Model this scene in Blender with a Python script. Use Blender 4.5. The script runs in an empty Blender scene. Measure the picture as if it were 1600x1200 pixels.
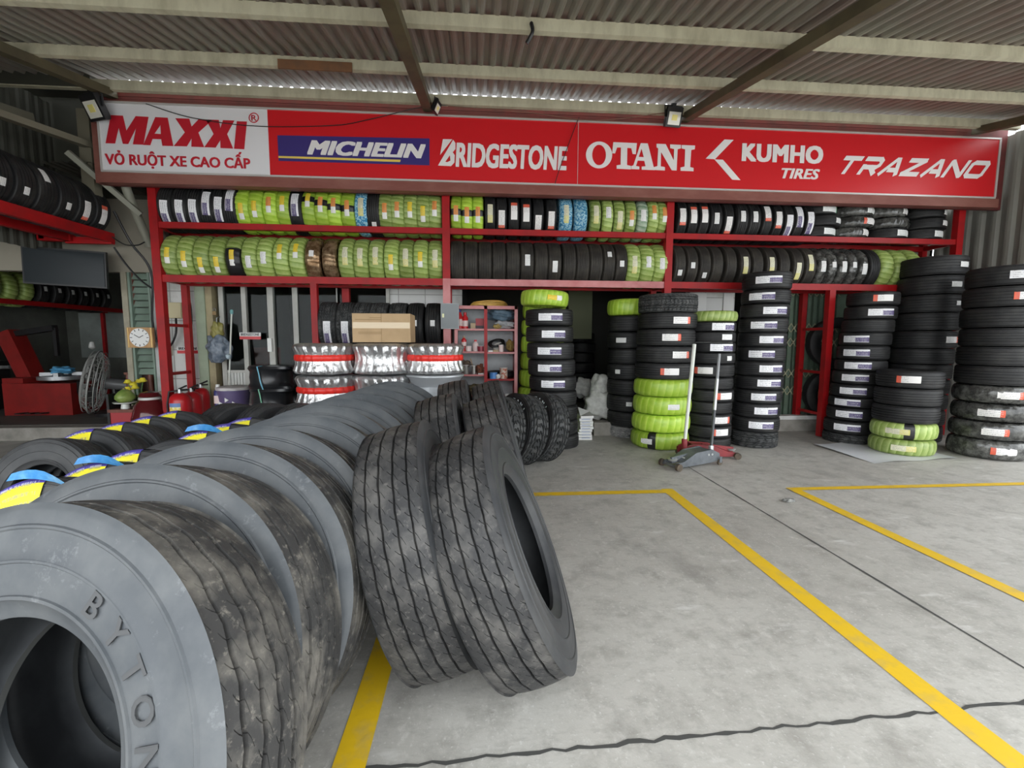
import bpy, math, random
from mathutils import Vector, Matrix

# ------------------------------------------------------------------ camera, sky, exposure
SC = bpy.context.scene
COL = SC.collection
PI = math.pi
FPX = 695.0
YAW, PITCH, ROLL, CAM_H = math.radians(4.368), math.radians(-5.49), math.radians(0.19), 1.40
_f = Vector((math.sin(YAW)*math.cos(PITCH), math.cos(YAW)*math.cos(PITCH), math.sin(PITCH)))
_r0 = Vector((math.cos(YAW), -math.sin(YAW), 0)); _u0 = _r0.cross(_f)
_r = _r0*math.cos(ROLL) + _u0*math.sin(ROLL)
_u = _u0*math.cos(ROLL) - _r0*math.sin(ROLL)
cam = bpy.data.cameras.new('camera'); cam.sensor_width = 36.0; cam.lens = 36.0*FPX/1600.0
cam.clip_start = 0.05; cam.clip_end = 300
camo = bpy.data.objects.new('camera', cam); COL.objects.link(camo)
camo.matrix_world = Matrix(((_r.x, _u.x, -_f.x, 0), (_r.y, _u.y, -_f.y, 0), (_r.z, _u.z, -_f.z, CAM_H), (0, 0, 0, 1)))
SC.camera = camo

world = bpy.data.worlds.new('world'); SC.world = world; world.use_nodes = True
bg = world.node_tree.nodes['Background']
bg.inputs[0].default_value = (0.93, 0.97, 1.0, 1); bg.inputs[1].default_value = 3.0      # bright overcast sky
SC.view_settings.view_transform = 'Standard'; SC.view_settings.look = 'None'
SC.view_settings.gamma = 1.0; SC.view_settings.use_curve_mapping = False
SC.view_settings.exposure = 0.6
SC.cycles.max_bounces = 10; SC.cycles.diffuse_bounces = 6

def ray(x, y):
    return (_f + _r*((x-800)/FPX) - _u*((y-600)/FPX)).normalized()
CAM = Vector((0, 0, CAM_H))
def aty(x, y, Y):
    d = ray(x, y); return CAM + d*(Y/d.y)
def atz(x, y, Z=0.0):
    d = ray(x, y); return CAM + d*((Z-CAM_H)/d.z)

# ------------------------------------------------------------------ materials
MATS = {}
def nodes_of(name):
    m = bpy.data.materials.new(name); m.use_nodes = True
    nt = m.node_tree; b = nt.nodes['Principled BSDF']
    return m, nt, b
def N(nt, t, **kw):
    n = nt.nodes.new(t)
    for k, v in kw.items(): setattr(n, k, v)
    return n
def MA(nt, op, a, b=None, c=None):
    n = nt.nodes.new('ShaderNodeMath'); n.operation = op
    for i, v in enumerate((a, b, c)):
        if v is None: continue
        if isinstance(v, (int, float)): n.inputs[i].default_value = v
        else: nt.links.new(v, n.inputs[i])
    return n.outputs[0]
def MIX(nt, fac, a, b):
    n = nt.nodes.new('ShaderNodeMix'); n.data_type = 'RGBA'
    if isinstance(fac, (int, float)): n.inputs[0].default_value = fac
    else: nt.links.new(fac, n.inputs[0])
    for i, v in ((6, a), (7, b)):
        if isinstance(v, tuple): n.inputs[i].default_value = (*v[:3], 1)
        else: nt.links.new(v, n.inputs[i])
    return n.outputs[2]
def RAMP(nt, fac, lo, hi):
    n = nt.nodes.new('ShaderNodeMapRange'); n.inputs[1].default_value = lo; n.inputs[2].default_value = hi
    n.clamp = True; nt.links.new(fac, n.inputs[0]); return n.outputs[0]
def NOISE(nt, scale, detail=4, coord='Object', rnd=True, stretch=None, rough=0.6):
    tc = nt.nodes.new('ShaderNodeTexCoord'); src = tc.outputs[coord]
    if rnd:
        oi = nt.nodes.new('ShaderNodeObjectInfo'); ad = N(nt, 'ShaderNodeVectorMath', operation='ADD')
        mu = N(nt, 'ShaderNodeMath', operation='MULTIPLY'); nt.links.new(oi.outputs['Random'], mu.inputs[0]); mu.inputs[1].default_value = 37.0
        nt.links.new(src, ad.inputs[0]); nt.links.new(mu.outputs[0], ad.inputs[1]); src = ad.outputs[0]
    if stretch:
        mp = nt.nodes.new('ShaderNodeMapping'); mp.inputs['Scale'].default_value = stretch
        nt.links.new(src, mp.inputs[0]); src = mp.outputs[0]
    n = nt.nodes.new('ShaderNodeTexNoise'); n.inputs['Scale'].default_value = scale; n.inputs['Detail'].default_value = detail
    n.inputs['Roughness'].default_value = rough
    nt.links.new(src, n.inputs['Vector']); return n.outputs['Fac']
def BUMP(nt, b, h, strength=0.3, dist=0.01):
    n = nt.nodes.new('ShaderNodeBump'); n.inputs['Strength'].default_value = strength; n.inputs['Distance'].default_value = dist
    nt.links.new(h, n.inputs['Height']); nt.links.new(n.outputs[0], b.inputs['Normal'])

def mat(name, col, rough=0.6, metal=0.0, col2=None, scale=6.0, lo=0.4, hi=0.7, bump=0.0, bscale=None, spec=None, rnd=False, stretch=None, emit=None):
    if name in MATS: return MATS[name]
    m, nt, b = nodes_of(name)
    b.inputs['Base Color'].default_value = (*col, 1); b.inputs['Roughness'].default_value = rough; b.inputs['Metallic'].default_value = metal
    if spec is not None: b.inputs['Specular IOR Level'].default_value = spec
    if col2:
        f = RAMP(nt, NOISE(nt, scale, 5, rnd=rnd, stretch=stretch), lo, hi)
        nt.links.new(MIX(nt, f, col, col2), b.inputs['Base Color'])
    if bump: BUMP(nt, b, NOISE(nt, bscale or scale*4, 4, rnd=rnd), bump)
    if emit: b.inputs['Emission Color'].default_value = (*col, 1); b.inputs['Emission Strength'].default_value = emit
    MATS[name] = m; return m

def uv_of(nt):
    tc = nt.nodes.new('ShaderNodeTexCoord'); s = nt.nodes.new('ShaderNodeSeparateXYZ'); nt.links.new(tc.outputs['UV'], s.inputs[0])
    return s.outputs[0], s.outputs[1]

def rubber(name, base, dust, lo, hi, rough=0.6, style='car', scale=9.0, nsipe=70):
    m, nt, b = nodes_of(name)
    u, v = uv_of(nt)
    n1 = NOISE(nt, scale, 6); f = RAMP(nt, n1, lo, hi)
    col = MIX(nt, f, base, dust)
    if style == 'dustyside':     # warmer, browner dust on the bead zone; pale scuffs
        warm = RAMP(nt, MA(nt, 'ABSOLUTE', v), 1.38, 1.46)
        col = MIX(nt, MA(nt, 'MULTIPLY', warm, .8), col, (base[0]*1.05, base[1]*.95, base[2]*.8))
        sc = RAMP(nt, NOISE(nt, 13, 6, stretch=(1, 1, .4), rough=.75), .6, .72)
        col = MIX(nt, MA(nt, 'MULTIPLY', sc, .55), col, (.21, .22, .23))
        BUMP(nt, b, n1, .15, .01)
    elif style == 'plain':
        n2 = NOISE(nt, 45, 5, rough=.7); col = MIX(nt, RAMP(nt, n2, .56, .72), col, dust)
        BUMP(nt, b, MA(nt, 'ADD', n1, MA(nt, 'MULTIPLY', n2, .6)), .35, .008)
    elif style != 'side':
        tread = MA(nt, 'MULTIPLY', MA(nt, 'GREATER_THAN', v, 0.0), MA(nt, 'LESS_THAN', v, 1.0))
        if style == 'truck':
            ph = MA(nt, 'ABSOLUTE', MA(nt, 'SUBTRACT', MA(nt, 'FRACT', MA(nt, 'MULTIPLY', v, 5.0)), 0.5))
            cur = MA(nt, 'MULTIPLY', MA(nt, 'MULTIPLY', ph, ph), 2.6)
            s = MA(nt, 'FRACT', MA(nt, 'ADD', MA(nt, 'MULTIPLY', u, float(nsipe)), cur))
            line = MA(nt, 'MULTIPLY', MA(nt, 'LESS_THAN', s, 0.075), MA(nt, 'GREATER_THAN', ph, 0.24))
        else:
            cur = MA(nt, 'MULTIPLY', MA(nt, 'SINE', MA(nt, 'MULTIPLY', v, 9.0)), 0.6)
            s = MA(nt, 'FRACT', MA(nt, 'ADD', MA(nt, 'MULTIPLY', u, float(nsipe)), cur))
            line = MA(nt, 'MULTIPLY', MA(nt, 'LESS_THAN', s, 0.16), MA(nt, 'GREATER_THAN', MA(nt, 'ABSOLUTE', MA(nt, 'SUBTRACT', v, 0.5)), 0.14))
        line = MA(nt, 'MULTIPLY', line, tread)
        h = MA(nt, 'SUBTRACT', MA(nt, 'MULTIPLY', n1, 0.25), line)
        BUMP(nt, b, h, 0.55, 0.006)
    else:
        BUMP(nt, b, n1, 0.12, 0.01)
    nt.links.new(col, b.inputs['Base Color'])
    b.inputs['Roughness'].default_value = rough; b.inputs['Specular IOR Level'].default_value = 0.35
    MATS[name] = m; return m

def wrap_mat(name, c1, c2, rough, black_part=None, metal=0.0, kind='bands', nb=26):
    m, nt, b = nodes_of(name)
    u, v = uv_of(nt)
    w = MA(nt, 'FRACT', MA(nt, 'ADD', MA(nt, 'MULTIPLY', u, float(nb)), MA(nt, 'MULTIPLY', v, 0.9)))
    n = NOISE(nt, 14, 4)
    f = RAMP(nt, MA(nt, 'ADD', MA(nt, 'MULTIPLY', w, 0.6), MA(nt, 'MULTIPLY', n, 0.7)), 0.35, 1.0)
    if kind == 'crumple': f = RAMP(nt, NOISE(nt, 11, 5, rough=0.75), 0.42, 0.66)
    col = MIX(nt, f, c1, c2)
    if kind == 'print':
        n2 = RAMP(nt, NOISE(nt, 45, 2), 0.48, 0.54); col = MIX(nt, n2, c1, c2)
    if black_part:
        col = MIX(nt, MA(nt, 'MULTIPLY', MA(nt, 'GREATER_THAN', u, black_part[0]), MA(nt, 'LESS_THAN', u, black_part[1])), col, (0.015, 0.015, 0.016))
    oi = nt.nodes.new('ShaderNodeObjectInfo'); hs = nt.nodes.new('ShaderNodeHueSaturation'); nt.links.new(MA(nt, 'ADD', MA(nt, 'MULTIPLY', oi.outputs['Random'], .45), .72), hs.inputs['Value']); nt.links.new(col, hs.inputs['Color']); col = hs.outputs[0]
    nt.links.new(col, b.inputs['Base Color'])
    b.inputs['Roughness'].default_value = rough; b.inputs['Metallic'].default_value = metal
    BUMP(nt, b, MA(nt, 'ADD', w, MA(nt, 'MULTIPLY', n, 1.4)), 0.35, 0.008)
    MATS[name] = m; return m

def sticker_mat(name, c1, c2, split, axis='u', lines=True, c3=None, split3=0.0):
    m, nt, b = nodes_of(name)
    u, v = uv_of(nt)
    a = u if axis == 'u' else v
    col = MIX(nt, MA(nt, 'GREATER_THAN', a, split), c1, c2)
    if name == 'print_white_purple':
        col = MIX(nt, MA(nt, 'MULTIPLY', MA(nt, 'GREATER_THAN', a, split), MA(nt, 'LESS_THAN', MA(nt, 'ABSOLUTE', MA(nt, 'SUBTRACT', v, .4)), .34)), c1, c2)
    if c3 is not None: col = MIX(nt, MA(nt, 'LESS_THAN', a, split3), col, c3)
    if lines:
        bars = MA(nt, 'GREATER_THAN', MA(nt, 'FRACT', MA(nt, 'MULTIPLY', v, 4.0)), 0.62)
        nz = MA(nt, 'GREATER_THAN', NOISE(nt, 60, 1, coord='UV', stretch=(1, 0.05, 1)), 0.47)
        box = MA(nt, 'MULTIPLY', MA(nt, 'GREATER_THAN', u, 0.08), MA(nt, 'LESS_THAN', u, 0.93))
        t = MA(nt, 'MULTIPLY', MA(nt, 'MULTIPLY', bars, nz), box)
        ink = MIX(nt, MA(nt, 'GREATER_THAN', a, split), (0.16, 0.16, 0.2), (0.75, 0.75, 0.78))
        col = MIX(nt, MA(nt, 'MULTIPLY', t, 0.6), col, ink)
    nt.links.new(col, b.inputs['Base Color']); b.inputs['Roughness'].default_value = 0.5
    MATS[name] = m; return m

rubber('rubber_car', (0.014, 0.014, 0.015), (0.042, 0.041, 0.039), 0.45, 0.8, 0.55, 'car', 7, 74)
rubber('rubber_brownish', (0.026, 0.023, 0.02), (0.07, 0.062, 0.05), 0.4, 0.8, 0.6, 'car', 7, 74)
rubber('rubber_truck_tread', (0.033, 0.033, 0.034), (0.13, 0.124, 0.116), 0.46, 0.78, 0.55, 'plain', 9)
rubber('rubber_truck_dusty', (0.04, 0.039, 0.038), (0.19, 0.176, 0.152), 0.46, 0.74, 0.65, 'plain', 7)
rubber('rubber_truck_side', (0.06, 0.067, 0.075), (0.115, 0.121, 0.125), 0.35, 0.75, 0.5, 'dustyside', 6)
rubber('rubber_truck_leaning_side', (0.032, 0.034, 0.037), (0.07, 0.07, 0.07), 0.4, 0.8, 0.5, 'side', 5)
rubber('rubber_inner', (0.03, 0.032, 0.035), (0.07, 0.075, 0.08), 0.4, 0.8, 0.5, 'side', 5)
rubber('rubber_all_terrain', (0.03, 0.032, 0.033), (0.09, 0.09, 0.088), 0.42, 0.75, 0.55, 'side', 14)
rubber('rubber_grey', (0.2, 0.2, 0.2), (0.45, 0.44, 0.43), 0.4, 0.7, 0.6, 'side', 14)
rubber('rubber_light_truck', (0.035, 0.037, 0.04), (0.08, 0.083, 0.086), 0.4, 0.75, 0.5, 'plain', 8)
wrap_mat('wrap_lime', (0.3, 0.5, 0.03), (0.5, 0.68, 0.1), 0.35)
wrap_mat('wrap_pale_green', (0.2, 0.3, 0.05), (0.46, 0.56, 0.2), 0.4)
wrap_mat('wrap_half', (0.2, 0.3, 0.05), (0.46, 0.56, 0.2), 0.4, black_part=(0.03, 0.30))
wrap_mat('wrap_banded', (0.3, 0.5, 0.03), (0.5, 0.68, 0.1), 0.35, black_part=(0.005, 0.05))
wrap_mat('wrap_pale_banded', (0.2, 0.3, 0.05), (0.46, 0.56, 0.2), 0.4, black_part=(0.03, 0.08))
wrap_mat('wrap_mint', (0.16, 0.27, 0.16), (0.55, 0.62, 0.5), 0.3)
wrap_mat('wrap_blue', (0.03, 0.22, 0.42), (0.35, 0.6, 0.7), 0.4, kind='print')
wrap_mat('wrap_bronze', (0.16, 0.09, 0.04), (0.5, 0.36, 0.22), 0.25, metal=0.6, kind='crumple')
wrap_mat('wrap_clear', (0.035, 0.035, 0.033), (0.15, 0.15, 0.14), 0.16, kind='crumple')
sticker_mat('print_white_purple', (0.82, 0.82, 0.84), (0.1, 0.075, 0.19), 0.52)
sticker_mat('print_white_red', (0.84, 0.82, 0.8), (0.75, 0.12, 0.06), 0.82)
sticker_mat('print_red_white', (0.84, 0.82, 0.8), (0.84, 0.82, 0.8), 0.5, c3=(0.75, 0.12, 0.06), split3=0.2)
sticker_mat('print_yellow', (0.85, 0.62, 0.03), (0.8, 0.8, 0.75), 0.62)
sticker_mat('print_orange', (0.8, 0.3, 0.06), (0.8, 0.8, 0.75), 0.6)
sticker_mat('print_white', (0.82, 0.82, 0.8), (0.7, 0.7, 0.7), 0.9)
sticker_mat('print_green_white', (0.82, 0.84, 0.82), (0.05, 0.3, 0.12), 0.85)
sticker_mat('print_cream', (0.72, 0.7, 0.5), (0.65, 0.6, 0.2), 0.6)
sticker_mat('print_blue_yellow', (0.9, 0.8, 0.02), (0.1, 0.08, 0.42), 0.7, axis='v')
sticker_mat('print_plain', (0.85, 0.86, 0.88), (0.85, 0.86, 0.88), 0.5, lines=False)

M_RED = mat('red_paint', (0.37, 0.007, 0.009), 0.45, spec=.3, col2=(0.26, 0.009, 0.011), scale=5)
M_PINK = mat('pink_paint_and_sheen', (0.55, 0.2, 0.2), 0.35, col2=(0.42, 0.1, 0.1), scale=4, lo=0.35, hi=0.7)  # pinkish steel; on the rack beam, bright reflection and dust put into the colour
M_STEEL = mat('grey_steel', (0.35, 0.36, 0.37), 0.4, 0.6, col2=(0.2, 0.2, 0.2), scale=8)
M_BLACK = mat('black_plastic', (0.012, 0.012, 0.013), 0.4)
M_WHITE = mat('white_paint', (0.75, 0.75, 0.73), 0.5, col2=(0.5, 0.49, 0.45), scale=4, lo=0.5, hi=0.75)

# ------------------------------------------------------------------ mesh helpers
class MB:
    def __init__(s): s.v = []; s.f = []; s.uv = {}
    def quad(s, a, b, c, d, uv=None):
        i = len(s.v); s.v += [a, b, c, d]; s.f.append((i, i+1, i+2, i+3))
        if uv: s.uv[len(s.f)-1] = uv
        return s
    def box(s, cx, cy, cz, sx, sy, sz, rot=None, taper=1.0):
        i = len(s.v)
        for dz in (-.5, .5):
            t = taper if dz > 0 else 1.0
            for dx, dy in ((-.5, -.5), (.5, -.5), (.5, .5), (-.5, .5)):
                p = Vector((dx*sx*t, dy*sy*t, dz*sz))
                if rot is not None: p = rot @ p
                s.v.append((cx+p.x, cy+p.y, cz+p.z))
        s.f += [tuple(i+k for k in q) for q in ((0, 3, 2, 1), (4, 5, 6, 7), (0, 1, 5, 4), (1, 2, 6, 5), (2, 3, 7, 6), (3, 0, 4, 7))]
        return s
    def b2(s, x0, x1, y0, y1, z0, z1): return s.box((x0+x1)/2, (y0+y1)/2, (z0+z1)/2, abs(x1-x0), abs(y1-y0), abs(z1-z0))
    def bar(s, p, q, w, h=None):
        p, q = Vector(p), Vector(q); d = q-p; L = d.length
        if L < 1e-6: return s
        z = d/L; x = z.cross(Vector((0, 1, 0)) if abs(z.y) < 0.9 else Vector((1, 0, 0))).normalized(); y = z.cross(x)
        R = Matrix((x, y, z)).transposed(); c = (p+q)/2
        return s.box(c.x, c.y, c.z, w, h or w, L, R)
    def tube(s, pts, r, n=8, caps=True):
        pts = [Vector(p) for p in pts]; rs = r if isinstance(r, (list, tuple)) else [r]*len(pts)
        i0 = len(s.v); up = None
        for k, p in enumerate(pts):
            d = (pts[min(k+1, len(pts)-1)] - pts[max(k-1, 0)]).normalized()
            if up is None: up = d.cross(Vector((0, 0, 1)) if abs(d.z) < 0.9 else Vector((1, 0, 0))).normalized()
            a = (up - d*up.dot(d)).normalized(); up = a; b = d.cross(a)
            for j in range(n):
                t = 2*PI*j/n; q = p + (a*math.cos(t)+b*math.sin(t))*rs[k]; s.v.append(tuple(q))
        for k in range(len(pts)-1):
            for j in range(n):
                a = i0+k*n+j; b = i0+k*n+(j+1) % n
                s.f.append((a, b, b+n, a+n))
        if caps:
            s.f.append(tuple(i0+j for j in reversed(range(n)))); e = i0+(len(pts)-1)*n; s.f.append(tuple(e+j for j in range(n)))
        return s
    def lathe(s, prof, n=32, c=(0, 0, 0), fn=None, close=False, axis='z'):
        i0 = len(s.v); m = len(prof)
        for i in range(n):
            t = 2*PI*i/n
            for j, (r, z) in enumerate(prof):
                rr = r + (fn(t, j, z) if fn else 0)
                p = (rr*math.cos(t), rr*math.sin(t), z)
                if axis == 'y': p = (p[0], p[2], p[1])
                if axis == 'x': p = (p[2], p[0], p[1])
                s.v.append((c[0]+p[0], c[1]+p[1], c[2]+p[2]))
        mm = m if close else m-1
        for i in range(n):
            for j in range(mm):
                a = i0+i*m+j; b = i0+i*m+(j+1) % m; c2 = i0+((i+1) % n)*m+(j+1) % m; d = i0+((i+1) % n)*m+j
                s.f.append((a, d, c2, b))
        return s
    def mesh(s, name, m, smooth=None):
        me = bpy.data.meshes.new(name); me.from_pydata([tuple(v) for v in s.v], [], s.f)
        if s.uv:
            ul = me.uv_layers.new(name='UVMap')
            for fi, uv in s.uv.items():
                for li, c in zip(me.polygons[fi].loop_indices, uv): ul.data[li].uv = c
        me.validate(); me.update()
        if m: me.materials.append(m)
        if smooth:
            me.shade_smooth(); me.set_sharp_from_angle(angle=math.radians(smooth))
        return me
    def build(s, name, m, parent=None, smooth=None):
        return link(name, s.mesh(name, m, smooth), parent)

def link(name, me, parent=None):
    o = bpy.data.objects.new(name, me); COL.objects.link(o)
    if parent is not None: o.parent = parent
    return o
ALL = []
def tag(o, label, cat, group=None, kind=None):
    o['label'] = label; o['category'] = cat
    if group: o['group'] = group
    if kind: o['kind'] = kind
    ALL.append(o); return o
def thing(name, label, cat, loc=(0, 0, 0), group=None):
    o = bpy.data.objects.new(name, None); COL.objects.link(o); o.location = loc; o.empty_display_size = 0.1
    return tag(o, label, cat, group)
def struct(name, mb, m, smooth=None):
    o = mb.build(name, m, None, smooth); o['kind'] = 'structure'; return o
def part(o, label): o['label'] = label; return o

ORD = 'zeroth first second third fourth fifth sixth seventh eighth ninth tenth eleventh twelfth thirteenth fourteenth fifteenth sixteenth seventeenth eighteenth nineteenth twentieth'.split() + ['twenty-first', 'twenty-second', 'twenty-third', 'twenty-fourth']

def curve_mesh(loops, name, m, depth=0.004):
    """flat filled outline in the XZ plane, extruded a little towards -Y"""
    c = bpy.data.curves.new(name, 'CURVE'); c.dimensions = '2D'; c.fill_mode = 'BOTH'; c.extrude = depth/2
    for lp in loops:
        sp = c.splines.new('POLY'); sp.points.add(len(lp)-1); sp.use_cyclic_u = True
        for p, q in zip(sp.points, lp): p.co = (q[0], q[1], 0, 1)
    o = bpy.data.objects.new(name, c); COL.objects.link(o)
    me = bpy.data.meshes.new_from_object(o); bpy.data.objects.remove(o); bpy.data.curves.remove(c)
    for v in me.vertices: v.co = (v.co.x, -v.co.z, v.co.y)
    me.name = name; me.materials.clear(); me.materials.append(m); return me
def text_mesh(body, name, m, box=None, bold=0.0, shear=0.0, depth=0.004, spacing=1.0, height=None):
    """lettering in the XZ plane facing -Y; box = (x0, x1, z0, z1) or a height centred on the origin"""
    c = bpy.data.curves.new(name, 'FONT'); c.body = body; c.shear = shear; c.resolution_u = 3; c.space_character = spacing
    o = bpy.data.objects.new(name, c); COL.objects.link(o)
    me = bpy.data.meshes.new_from_object(o); bpy.data.objects.remove(o); bpy.data.curves.remove(c)
    xs = [v.co.x for v in me.vertices]; ys = [v.co.y for v in me.vertices]
    x0, x1, y0, y1 = min(xs), max(xs), min(ys), max(ys)
    if box is None:
        s = height/(y1-y0); box = (-(x1-x0)*s/2, (x1-x0)*s/2, -height/2, height/2)
    src = MB(); bw = (box[1]-box[0])/(x1-x0); bh = (box[3]-box[2])/(y1-y0)
    pts = [(box[0]+(v.co.x-x0)/(x1-x0)*(box[1]-box[0]), box[2]+(v.co.y-y0)/(y1-y0)*(box[3]-box[2])) for v in me.vertices]
    cnt = {}
    for pl in me.polygons:
        vs = list(pl.vertices)
        for a, b in zip(vs, vs[1:]+vs[:1]): cnt[(a, b)] = 1
    shifts = [(0, 0)] if not bold else [(dx*bold*bw, dz*bold*bh*.55) for dx in (-1, -.33, .33, 1) for dz in (-1, 1)]
    for si, (dx, dz) in enumerate(shifts):       # heavier weight: the outline repeated a hair to each side
        n0 = len(src.v); n = len(pts); dp = depth+.00008*si
        src.v += [(p[0]+dx, 0, p[1]+dz) for p in pts] + [(p[0]+dx, -dp, p[1]+dz) for p in pts]
        for pl in me.polygons: src.f.append(tuple(n0+n+i for i in pl.vertices))
        for (a, b) in cnt:
            if (b, a) not in cnt: src.f.append((n0+a, n0+b, n0+n+b, n0+n+a))
    bpy.data.meshes.remove(me)
    return src.mesh(name, m)
# ------------------------------------------------------------------ tires (axis = local Z, centred on the origin)
def ring_mesh(name, rows, n, m, smooth=32, rough_fn=None, close=False):
    """rows: (radius, z, v, wave) ; wave = (amplitude, count) shifts z around the ring"""
    mb = MB(); k = len(rows)
    for i in range(n):
        t = 2*PI*i/n; c, s = math.cos(t), math.sin(t)
        for j, (r, z, v, w) in enumerate(rows):
            if w: z = z + w[0]*math.sin(t*w[1])
            if rough_fn: r = r + rough_fn(t, v, z)
            mb.v.append((r*c, r*s, z))
    for i in range(n):
        i2 = (i+1) % n
        for j in range(k if close else k-1):
            j2 = (j+1) % k
            mb.f.append((i*k+j, i2*k+j, i2*k+j2, i*k+j2))
            u0, u1 = i/n, (i+1)/n; v0, v1 = rows[j][2], rows[j2][2]
            mb.uv[len(mb.f)-1] = [(u0, v0), (u1, v0), (u1, v1), (u0, v1)]
    return mb.mesh(name, m, smooth)

def side_rows(R, W, rim, tw, ridge=True):
    """sidewall from the shoulder inwards to the bead, z > 0"""
    h = R-rim; H = W/2
    rows = [(R-.004, tw, 1.0), (R-.014, tw+.35*(H-tw), 1.02), (R-.09*h, tw+.6*(H-tw), 1.06), (R-.2*h, tw+.8*(H-tw), 1.12)]
    if ridge: rows += [(R-.215*h, tw+.8*(H-tw)+.004, 1.13), (R-.235*h, tw+.8*(H-tw)+.004, 1.14), (R-.25*h, tw+.86*(H-tw), 1.15)]
    rows += [(R-.36*h, H-.001, 1.3), (R-.5*h, H, 1.4)]
    if ridge: rows += [(R-.51*h, H+.002, 1.41), (R-.53*h, H+.002, 1.42), (R-.54*h, H-.001, 1.43)]
    rows += [(R-.68*h, H*.985, 1.5), (R-.8*h, H*.95, 1.6)]
    if ridge: rows += [(R-.81*h, H*.95+.004, 1.61), (R-.84*h, H*.94+.004, 1.62), (R-.85*h, H*.93, 1.63)]
    rows += [(rim+.05*h, H*.84, 1.8), (rim, H*.78, 1.9), (rim, H*.66, 2.0)]
    return [(a, b, c, None) for a, b, c in rows]
def inner_rows(R, W, rim):
    h = R-rim; H = W/2
    return [(rim, H*.66, 3, None), (rim+.1*h, H*.62, 3, None), (rim+.4*h, H*.88, 3, None), (R-.2*h, H*.84, 3, None), (R-.12*h, H*.6, 3, None), (R-.1*h, 0, 3, None)]
def tread_rows(R, tw, grooves, gd, crown, wave):
    ts = [(-1, 0, 0)]
    for c, hw in grooves: ts += [(c-hw, 0, 1), (c-hw*.6, 1, 1), (c+hw*.6, 1, 1), (c+hw, 0, 1)]
    ts += [(1, 0, 0)]
    return [(R-crown*t*t-(gd if d else 0), t*tw, (t+1)/2*.98+.01, wave if w else None) for t, d, w in ts]
def block_fn(R, tw, gd, nb, seed):
    rr = random.Random(seed); off = [rr.random() for _ in range(8)]
    def fn(t, v, z):
        if v <= 0.03 or v >= 0.97: return 0
        k = min(5, int(v*6)); fr = v*6-k
        if fr < 0.16 and 0 < k: return -gd
        a = (t/(2*PI)*nb + off[k] + .35*math.sin(fr*3+k)) % 1.0
        return -gd*.9 if a < .24 else 0.0
    return fn

def truck_tread(name, R, tw, grooves, gd, crown, wave, m, lead, tail, pitch=58):
    # ribs with fine curved slits cut inwards from every groove edge
    rows = []; edges = [-1.0]
    for c, hw in grooves: edges += [c-hw, c+hw]
    edges.append(1.0)
    for k in range(0, len(edges), 2):
        a, b = edges[k], edges[k+1]; q = min(.13, (b-a)*.36)
        rows += [(a, 0, 1.0, 0), (a+q*.45, 0, 1.0, .2), (a+q*.95, 0, 1.0, .5), (a+q, 0, 0, .52), (b-q, 0, 0, -.3), (b-q*.95, 0, 1.0, -.28), (b-q*.45, 0, 1.0, -.1), (b, 0, 1.0, 0)]
        if k+2 < len(edges): d = edges[k+2]-b; rows += [(b+d*.2, 1, 0, 0), (b+d*.8, 1, 0, 0)]
    fr = (0, .014, .05, .064, .5); n = pitch*5; mb = MB()
    allr = [('x', lead)] + [('t', r) for r in rows] + [('x', tail)]; K = len(allr); vv = []
    for kind, r in allr: vv.append(r[2] if kind == 'x' else (r[0]+1)/2*.98+.01)
    for i in range(n):
        for kind, r in allr:
            if kind == 'x': rad, z, sh = r[0], r[1], 0
            else:
                t, g, sp, sh = r; z = t*tw; rad = R-crown*t*t-(gd if g else 0)-(sp*gd*.55 if i % 5 in (1, 2) else 0)
            th = 2*PI*(i//5+fr[i % 5]+sh)/pitch
            if kind == 't' and abs(r[0]) < .98: z += wave[0]*math.sin(th*wave[1])
            mb.v.append((rad*math.cos(th), rad*math.sin(th), z))
    for i in range(n):
        i2 = (i+1) % n
        for j in range(K-1):
            mb.f.append((i*K+j, i2*K+j, i2*K+j+1, i*K+j+1)); mb.uv[len(mb.f)-1] = [(i/n, vv[j]), ((i+1)/n, vv[j]), ((i+1)/n, vv[j+1]), (i/n, vv[j+1])]
    return mb.mesh(name, m, 30)

TIRES = {}
def make_tire(key, R, W, rim, mats, grooves=((-.55, .05), (-.19, .05), (.19, .05), (.55, .05)), gd=.008, n=96, crown=.006, wave=None, tf=.8, blocks=None, ridge=False, parts=False):
    tw = W/2*tf
    sr = side_rows(R, W, rim, tw, ridge); bot = [(r, -z, -(v-1)-.001, w) for r, z, v, w in sr][::-1]; ir = inner_rows(R, W, rim)
    inn = [(r, z, v, w) for r, z, v, w in ir] + [(r, -z, v, w) for r, z, v, w in ir[:-1]][::-1]
    fn = None
    if blocks:
        nv = 31
        tr = [(R-crown*(2*i/(nv-1)-1)**2, (2*i/(nv-1)-1)*tw, .02+.96*i/(nv-1), None) for i in range(nv)]
        fn = block_fn(R, tw, gd, blocks, 5)
    else: tr = tread_rows(R, tw, grooves, gd, crown, wave)
    lead, tail = bot[-1], sr[0]; tr = [lead] + tr + [tail]
    d = dict(R=R, W=W, tw=tw, rim=rim)
    if parts:
        d['parts'] = [('tread', truck_tread(key+'_tread', R, tw, grooves, gd, crown, wave, MATS[mats[0]], lead, tail) if wave else ring_mesh(key+'_tread', tr, n, MATS[mats[0]], 32, fn)),
                      ('sidewall', ring_mesh(key+'_side', sr, 128, MATS[mats[1]], 40)),
                      ('sidewall', ring_mesh(key+'_side', bot, 128, MATS[mats[1]], 40)),
                      ('inner_liner', ring_mesh(key+'_liner', inn, 96, MATS[mats[2]], 60))]
    else:
        d['mesh'] = ring_mesh(key, bot[:-1] + tr + sr[1:] + inn[1:-1], n, MATS[mats[0]], 34, fn, close=True)
    TIRES[key] = d

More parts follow.
